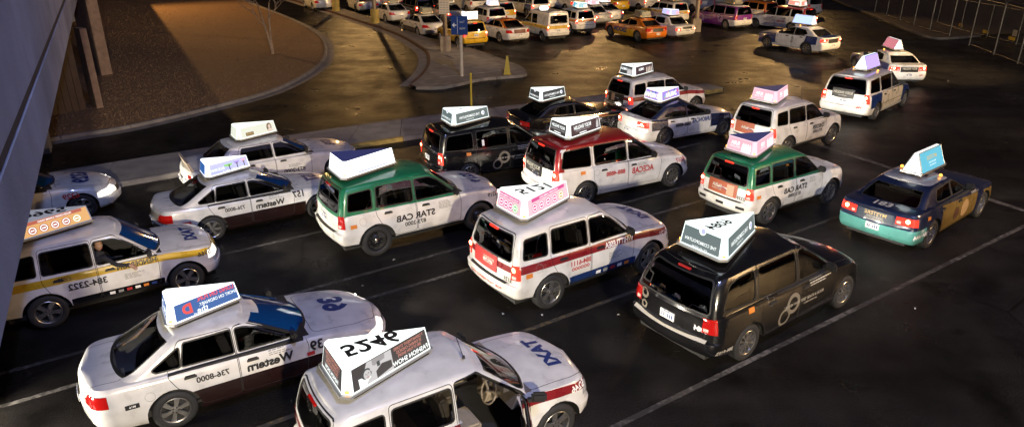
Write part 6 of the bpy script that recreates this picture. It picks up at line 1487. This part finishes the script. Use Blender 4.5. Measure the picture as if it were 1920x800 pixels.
# 20 compact sedan turning
pos, yaw, sc = place2((1511, 91), (1437, 79), 'compact_sedan', 1)
T, m = taxi('compact_sedan', pos, yaw, 'white and blue sedan taxi with a blue sign turning in front of the parked rows', LV['bluewhite_c'], 'bluewhite_c', 'taxis driving off into the lot', sc, tail='tailon')
sign_aframe(T, .35, m['S']['topper_z'], 1.30, .48, .48, (.40, .52, .95), 1.3, None, (1, 1, 1), 1.5); patch(m, T, 'trunk_ad', 'rear', -.42, .42, .70, .94, M['black'], off=.014, na=8); small_print(m, T, 1.0, .84, side=1, w=.2, n=5, m=M['black'], h=.025, gap=.05); letters(m, T, '336', 'side', 1.0, .58, .07, M['black'], 1)
# out of sight behind taxi 39: the next one in the queue, whose lamps light its tail
T, m = taxi('sedan', (-11.9, 6.0), 31.6, 'white sedan taxi queuing behind number 39, just beyond the left edge', LV['white'], 'plain', W_, 1., cabin=0); headlamps(T, m, 900, R(75), core=False)
T, m = taxi('sedan', (-7.9, 4.1), 32.2, 'white sedan taxi queuing behind number 5246, outside the picture', LV['white'], 'plain', W_, 1., cabin=0); headlamps(T, m, 300, R(75), core=False)
# ================================================================== parked rows behind
B_ = 'taxis parked in rows at the back of the lot'
def parked(kind, pos, yaw, label, lv, key, sign=None, tail='tail', wheel=None, glowc=(.8, .8, .7), s=.5, **kw):
    T, m = taxi(kind, pos, yaw, label, LV[lv], key, B_, 1., tail=tail, wheel=wheel, cabin=kw.get('cabin', 0), win='dglass')
    x = m['S']['roof_x'][0]
    if sign == 'off': sign_wedge(T, x, m['S']['topper_z'], 1.35, .92, .36, tint=(.30, .26, .16), white=.22, back=ad_off, right=ad_off, left=ad_off)
    elif sign == 'on': sign_wedge(T, x, m['S']['topper_z'], 1.35, .92, .36, tint=glowc, white=s, back=kw.get('ad'), right=kw.get('ad'), left=kw.get('ad'))
    elif sign == 'box':
        g = G(); g.box((x + .3, 0, .27), (.62, .8, .44)); o = g.obj('roof_sign', emis('box_white', (.95, 1, 1), 2.2), T, loc=(0, 0, m['S']['topper_z'] + .05)); g = G(); g.box((x + .3, 0, .50), (.66, .84, .03)); g.box((x + .3, 0, .02), (.66, .84, .05)); g.obj('sign_frame', M['silver'], o)
    return T, m
def ad_off(sgn, o, U, V, w, h, quad):
    p = bgpanel(sgn, quad, U, V, mat('ad_unlit', (.20, .19, .14), .5)); quad_print(p, 'ad_print', o, U, V, [(rect(-w * .3, -h * .2, w * .1, .0), M['grey']), (rect(-w * .3, .03, w * .3, h * .2), M['grey'])], .006)
Y = 120
p_, y_ = behind((736, 24.6), (769, 21.7), 'sedan', 122); parked('sedan', p_, y_, 'white sedan taxi parked just beyond the nearest yellow lamp base', 'white', 'plain', 'off')
pos, yaw, sc = place2((784, 60.5), (753, 51), 'sedan', 1, (1, 1)); parked('sedan', pos, yaw, 'white sedan taxi with unlit sign parked left of the brown notice post', 'western2', 'western2', 'off')
p_, y_ = behind((872.5, 68), (915, 64), 'suv', 121); T, m = parked('suv', p_, y_, 'yellow SUV taxi with a glowing white box sign beside the notice post', 'yellowcab', 'yellowcab', 'box', 'tailon'); rear_step(T, m)
p_, y_ = behind((957.5, 58), (993, 55), 'sedan', 121); T, m = parked('sedan', p_, y_, 'white sedan taxi with orange roof beside the yellow SUV', 'orangetop', 'orangetop'); patch(m, T, 'trunk_ad', 'rear', -.45, .42, .68, .92, mat('ad_board_wine', (.10, .02, .02), .5), off=.014, na=8); letters(m, T, 'TAXI', 'side', 1.6, .72, .10, M['grey'], 1)
p_, y_ = behind((1029, 55), (1067.5, 52), 'tall_van', 119); T, m = parked('tall_van', p_, y_, 'tall white and yellow van taxi in the first parked row', 'yellowband', 'yellowband_van', None, 'tailon'); g = G(); g.box((1.2, 0, .09), (.30, .55, .16), top=(.7, .85)); g.obj('roof_sign', emis('small_sign', (1, .9, .8), 3.0), T, loc=(0, 0, 1.99)); letters(m, T, 'YELLOW', 'side', 1.2, .78, .11, M['grey'], 1)
p_, y_ = behind((1083, 42.5), (1118, 40), 'suv', 118); T, m = parked('suv', p_, y_, 'white SUV taxi with orange stripe and lit blue sign in the parked row', 'redwhite', 'redwhite', 'on', 'tailon', glowc=(.85, 1, .95), s=.9, ad=ad_color('cyan', 'white')); rear_step(T, m)
pos, yaw, sc = place2((1194, 68), (1142.5, 57.5), 'muscle_sedan', 1); T, m = parked('muscle_sedan', pos, yaw, 'orange and yellow sedan taxi at the front of the parked rows', 'orange', 'orange', 'off', cabin=1); letters(m, T, '2BOOM', 'side', 1.85, .62, .26, M['navyp'], 1, .05); small_print(m, T, 1.2, .88, 1, M['lettergrey'], .7, 2, .03, .06); patch(m, T, 'trunk_ad', 'rear', -.42, .42, .70, .94, M['black'], off=.014, na=8)
p_, y_ = behind((1274.5, 51), (1306, 48), 'crown_sedan', 121); T, m = parked('crown_sedan', p_, y_, 'older pale sedan taxi with red lamps and a lit lilac sign', 'white', 'crown', 'on', 'tailon', glowc=(.85, .85, 1), s=.9, ad=ad_color('lil', 'rose')); patch(m, T, 'trunk_ad', 'rear', -.42, .42, .72, .86, M['black'], off=.014, na=8)
p_ = gp(1359.5, 46, .345); ex = Vector((math.cos(R(120)), math.sin(R(120)))); ey = Vector((-ex.y, ex.x)); o = Vector((p_.x, p_.y)) - ey * .955; T, m = parked('minivan', tuple(o), 120, 'purple minivan taxi with pale swirls on its flank', 'purple', 'purple', 'off'); g_ = mat('print_lilac', (.42, .30, .48), .5)
for x, z, r_ in ((.55, .72, .24), (.42, .60, .14), (2.55, .62, .24), (2.35, .50, .12), (.75, .90, .12)): disc(m, T, x, z, r_, g_, 'swirl_print', 1, ring=.05)
pos, yaw, sc = place2((1478, 51), (1420, 44), 'minivan', 1, (1, 1)); T, m = parked('minivan', pos, yaw, 'white minivan taxi with red roof at the right end of the rows', 'ace', 'ace', 'on', 'tailon', glowc=(1, .9, .75), s=.9, ad=ad_color('coral', 'white')); letters(m, T, 'ACECAB', 'side', 1.93, .74, .14, M['grey'], 1); letters(m, T, '888-4888', 'side', .9, .70, .10, M['redp'], 1)
# second and third rows, partly hidden
def row(kind, px, py, z, label, lv, key, sign=None, yaw=120, **kw):
    S = SPEC[kind]; c = gp(px, py, z); ex = Vector((math.cos(R(yaw)), math.sin(R(yaw)))); o = Vector((c.x, c.y)) - ex * S['xr']; return parked(kind, tuple(o), yaw, label, lv, key, sign, **kw)
row('suv', 952, 22, 1.0, 'white SUV taxi with yellow tailgate parked behind the orange roofed sedan', 'yellowrear', 'yellowrear', 'off', tail='tailon')
row('minivan', 1017, 9, 1.05, 'cream and blue minivan taxi behind the tall van', 'bluewhite', 'bluewhite', None, tail='tailon')
row('crown_sedan', 1135, 31, .75, 'silver older sedan taxi between the striped SUV and orange sedan', 'silver', 'silver', 'on', tail='tailon', glowc=(.9, .8, 1), s=.9, ad=ad_color('rose', 'white'))
row('sedan', 1157, 24, .85, 'white and dark sedan taxi behind the orange sedan with a bright sign', 'western', 'western', 'on', tail='tailon', glowc=(1, 1, 1), s=1.6, ad=ad_color('white', 'rose'))
row('suv', 1280, 22, 1.05, 'white SUV taxi with yellow band behind the older pale sedan', 'yellowband', 'yellowband', 'off', tail='tailon')
row('suv', 1452, 12, 1.4, 'white SUV taxi with orange roof behind the purple minivan', 'orangetop', 'orangetop_suv', 'off')
row('sedan', 1410, 20, .9, 'white sedan taxi parked between the purple and red roofed minivans', 'white', 'plain', None)
row('minivan', 800, 13, 1.05, 'dark minivan taxi behind the two white sedans', 'black', 'black_new', None, tail='tailon')
row('sedan', 858, 25, .85, 'silver sedan taxi parked behind the yellow SUV', 'silver', 'silver_sedan', 'on', tail='tailon', glowc=(.9, .9, .8), s=.7, ad=ad_off)
row('suv', 900, 5, 1.0, 'white SUV taxi in the third row behind the yellow SUV', 'white', 'suv_plain', 'on', glowc=(.9, .8, .7), s=.7, ad=ad_off)
pos, yaw, sc = place2((667, 16.5), (651, 10), 'crown_sedan', 1, (1, 1)); parked('crown_sedan', pos, yaw, 'older white sedan taxi between the two yellow lamp bases', 'white', 'crown', None)
row('suv', 1225, 2, 1.0, 'white SUV taxi in the third row above the pale sedan', 'white', 'suv_plain', 'off', tail='tailon')
row('minivan', 1330, 3, 1.0, 'white minivan taxi in the third row right of the lamp standard', 'white', 'van_plain', None)
row('sedan', 1090, 4, .9, 'white sedan taxi in the third row behind the striped SUV', 'white', 'plain', None, tail='tailon')
row('sedan', 610, 2, .9, 'white sedan taxi farthest left in the parked rows', 'white', 'plain', None)
row('suv', 980, 2, 1.0, 'white SUV taxi in the third row behind the cream minivan', 'whittle2', 'whittle2', None)
row('sedan', 1170, 5, .9, 'yellow sedan taxi in the third row', 'yellowcab', 'yellowcab_sedan', None)
row('sedan', 740, 3, .9, 'white sedan taxi in the third row behind the yellow lamp base', 'white', 'plain', None)
row('suv', 1400, 1, 1.0, 'white SUV taxi in the third row above the purple minivan', 'white', 'suv_plain', None)
row('suv', 700, 1, 1.0, 'white SUV taxi in the third row above the farther white sedans', 'white', 'suv_plain', 'off')
row('minivan', 1500, 1, 1.0, 'white minivan taxi in the third row above the red roofed one', 'white', 'van_plain', None)
row('sedan', 1040, 1, .9, 'orange roofed sedan taxi in the third row above the tall van', 'orangetop', 'orangetop', None)
row('suv', 1262, -4, 1.0, 'yellow SUV taxi at the top edge above the pale older sedan', 'yellowcab', 'yellowcab', None)
row('sedan', 930, -3, .9, 'silver sedan taxi at the top edge above the yellow tailgate', 'silver', 'silver_sedan', None)
rx = Vector((math.cos(R(30)), math.sin(R(30)))); ex = Vector((-rx.y, rx.x)); occ = []; nm_ = []
for o in list(COL.objects):
    if o.parent is None and o.type == 'EMPTY' and o.get('group') == B_:
        h_ = Vector((math.cos(o.rotation_euler.z), math.sin(o.rotation_euler.z))); occ.append(Vector(o.location.xy) + h_ * 1.4); nm_.append(o['label'].split(' taxi')[0])
rnd = random.Random(21); nfill = 0; ords = ['first', 'second', 'third', 'fourth', 'fifth', 'sixth', 'seventh', 'eighth', 'ninth', 'tenth', 'eleventh', 'twelfth', 'thirteenth', 'fourteenth', 'fifteenth', 'sixteenth']; kinds = [('sedan', 'white', 'plain', 'white sedan'), ('suv', 'white', 'suv_plain', 'white SUV'), ('minivan', 'white', 'van_plain', 'white minivan'), ('suv', 'yellowband', 'yellowband', 'yellow banded SUV'), ('sedan', 'yellowcab', 'yellowcab_sedan', 'yellow sedan'), ('crown_sedan', 'white', 'crown', 'older white sedan'), ('suv', 'yellowrear', 'yellowrear', 'yellow tailed SUV'), ('sedan', 'orangetop', 'orangetop', 'orange roofed sedan')]
for j in range(5):
    cnt_ = 0
    for k in range(-6, 14):
        c = Vector((1.5, 49.0)) + rx * (k * 2.75) + ex * (j * 5.9 + 1.4); q = Vector((c.x, c.y, 1.2)) - Vector((0, 0, CAM_H)); z_ = q.dot(FWD); sx, sy = 960 + CAM_F * q.x / z_, 400 - CAM_F * q.dot(UPV) / z_
        if not (640 < sx < 1500 and -8 < sy < 40) or c.y < 50 or c.x < -3.0 - (c.y - 44.7) * .5 + 4: continue
        if any(abs((c - w).dot(rx)) < 2.3 and abs((c - w).dot(ex)) < 5.3 for w in occ): continue
        near = min(range(len(nm_)), key=lambda i: (occ[i] - c).length + (9 if occ[i].y > c.y - 1 else 0)); kd = rnd.choice(kinds); occ.append(c); nm_.append(kd[3]); o = c - ex * 1.4; cnt_ += 1; nfill += 1
        parked(kd[0], tuple(o), 120 + rnd.uniform(-1.5, 1.5), '%s taxi half hidden in the row behind the %s' % (kd[3], nm_[near]), kd[1], kd[2], rnd.choice(('off', 'on', 'on', None)), tail=rnd.choice(('tail', 'tailon')), glowc=rnd.choice(((.9, 1, .95), (1, .85, .7), (.85, .85, 1))), s=rnd.uniform(.7, 1.3), ad=rnd.choice((ad_off, None)))
# ------------------------------------------------------------------ the driver leaning out
T, m = HEND
cloth = mat('dark_jacket', (.02, .02, .024), .85); skin = mat('skin', (.40, .24, .16), .55); hairm = mat('dark_hair', (.012, .009, .008), .7)
T.select_set(False); bpy.context.view_layer.update(); MW = T.matrix_world.copy()
pr = empty('person', (0, 0, 0)); pr.matrix_world = MW @ Matrix.Translation((1.06, -.42, .72)); tag(pr, 'driver in a dark jacket looking out of the yellow striped SUV, arm on door', 'person')
def skinned(name, chain_, mats, parent):
    me = bpy.data.meshes.new(name); vs = []; es = []; rs = []
    idx = {}
    for path in chain_:
        prev = None
        for p, r_ in path:
            k = tuple(round(c, 4) for c in p)
            if k not in idx: idx[k] = len(vs); vs.append(p); rs.append(r_)
            if prev is not None: es.append((prev, idx[k]))
            prev = idx[k]
    me.from_pydata(vs, es, []); o = bpy.data.objects.new(name, me); COL.objects.link(o); sk = o.modifiers.new('s', 'SKIN')
    for i, r_ in enumerate(rs): me.skin_vertices[0].data[i].radius = r_ if isinstance(r_, tuple) else (r_, r_)
    me.skin_vertices[0].data[0].use_root = True; sb = o.modifiers.new('u', 'SUBSURF'); sb.levels = sb.render_levels = 2
    dg = bpy.context.evaluated_depsgraph_get(); dg.update(); m2 = bpy.data.meshes.new_from_object(o.evaluated_get(dg)); bpy.data.objects.remove(o)
    m2.materials.clear(); m2.materials.append(mats); m2.shade_smooth(); q = mesh_obj(name, m2, parent); return q
sh = (.10, -.20, .44); el = (.30, -.50, .345); wr = (.52, -.535, .29)
body = skinned('body', [[((0, 0, 0), (.17, .15)), ((0, 0, .18), (.16, .13)), ((.02, -.01, .36), (.18, .12)), ((.03, -.02, .46), (.10, .09)), ((.04, -.03, .53), (.055, .055)), ((.05, -.04, .58), (.06, .06))], [((.02, -.01, .36), (.18, .12)), (sh, .062), (el, .046), (wr, .030)], [((.02, -.01, .36), (.18, .12)), ((.10, .20, .42), .062), ((.25, .24, .22), .045), ((.48, .10, .26), .03)], [((0, 0, 0), (.17, .15)), ((.30, -.11, -.02), .085), ((.52, -.12, -.05), .06), ((.62, -.12, -.30), .045)], [((0, 0, 0), (.17, .15)), ((.30, .11, -.02), .085), ((.52, .12, -.05), .06), ((.62, .12, -.30), .045)]], cloth, pr)
bm = bmesh.new(); bmesh.ops.create_uvsphere(bm, u_segments=20, v_segments=14, radius=.11)
hd = Vector((.06, -.06, .69)); fd = Vector((.45, -.89, 0)); fdn = fd.normalized(); sd = Vector((-fdn.y, fdn.x, 0))
for v in bm.verts:
    c = v.co; f_, s_2, z = c.x, c.y, c.z
    f_ *= .92; s_2 *= .74; z *= 1.12
    if z < 0: s_2 *= 1 + z * 2.2; f_ *= 1 + z * .8
    if f_ > .07 and abs(s_2) < .022 and -.035 < z < .02: f_ += .022 * (1 - abs(s_2) / .03)
    if f_ > .06 and .015 < abs(s_2) < .05 and .005 < z < .03: f_ -= .010
    v.co = fdn * f_ + sd * s_2 + Vector((0, 0, z)) + hd
for s in (-1, 1):
    r_ = bmesh.ops.create_uvsphere(bm, u_segments=8, v_segments=6, radius=.026); bmesh.ops.transform(bm, matrix=Matrix.Translation(hd + sd * s * .083 - fdn * .01), verts=r_['verts'])
head = mesh_obj('head', me_bm('head', bm, [skin], True, 80), body); bm.free()
bm = bmesh.new(); bmesh.ops.create_uvsphere(bm, u_segments=18, v_segments=12, radius=.118); kill = []
for v in bm.verts:
    c = v.co.copy()
    if c.z < -.02 - max(0, -c.x) * .4 or (c.x > .055 and c.z < .062): kill.append(v)
    v.co = fdn * (c.x * .95 - .006) + sd * c.y * .79 + Vector((0, 0, c.z * 1.14)) + hd
bmesh.ops.delete(bm, geom=kill, context='VERTS'); mesh_obj('hair', me_bm('hair', bm, [hairm], True, 80), body); bm.free()
for k, (s, z, w_, h_, mm_) in enumerate(((-.033, .018, .016, .008, 'white'), (.033, .018, .016, .008, 'white'), (-.033, .018, .007, .008, 'black'), (.033, .018, .007, .008, 'black'), (-.033, .038, .020, .004, 'black'), (.033, .038, .020, .004, 'black'), (0, -.055, .024, .006, 'redp'))):
    p = hd + fdn * (.100 if k < 4 else .102 if k < 6 else .099) + sd * s + Vector((0, 0, z)); g = G(); g.add([p + sd * (w_ * math.cos(a)) + Vector((0, 0, h_ * math.sin(a))) + fdn * (.001 * (k > 1)) for a in [2 * math.pi * i / 10 for i in range(10)]], [list(range(10))]); g.obj('eye' if k < 4 else 'eyebrow' if k < 6 else 'mouth', M[mm_], head)
W3 = Vector(wr); hdv = Vector((.75, -.25, -.55)).normalized(); pal = W3 + hdv * .085; sv = Vector((.5, .1, .6)).normalized(); paths = [[((W3 - hdv * .03).to_tuple(), .028), (W3.lerp(pal, .5).to_tuple(), (.020, .036)), (pal.to_tuple(), (.016, .038))]]
for i, l in enumerate((.070, .080, .075, .058)):
    b = pal + sv * (.030 - i * .020); q = b + hdv * l * .55 + Vector((0, 0, -.01)); e = q + (hdv + Vector((-.3, .0, -.5))).normalized() * l * .5; paths.append([(pal.to_tuple(), (.016, .038)), (b.to_tuple(), .0095), (q.to_tuple(), .0085), (e.to_tuple(), .007)])
th = W3.lerp(pal, .35); paths.append([(W3.lerp(pal, .5).to_tuple(), (.020, .036)), ((th + sv * .045).to_tuple(), .011), ((th + sv * .065 + hdv * .04).to_tuple(), .009)])
skinned('hand', paths, skin, body)
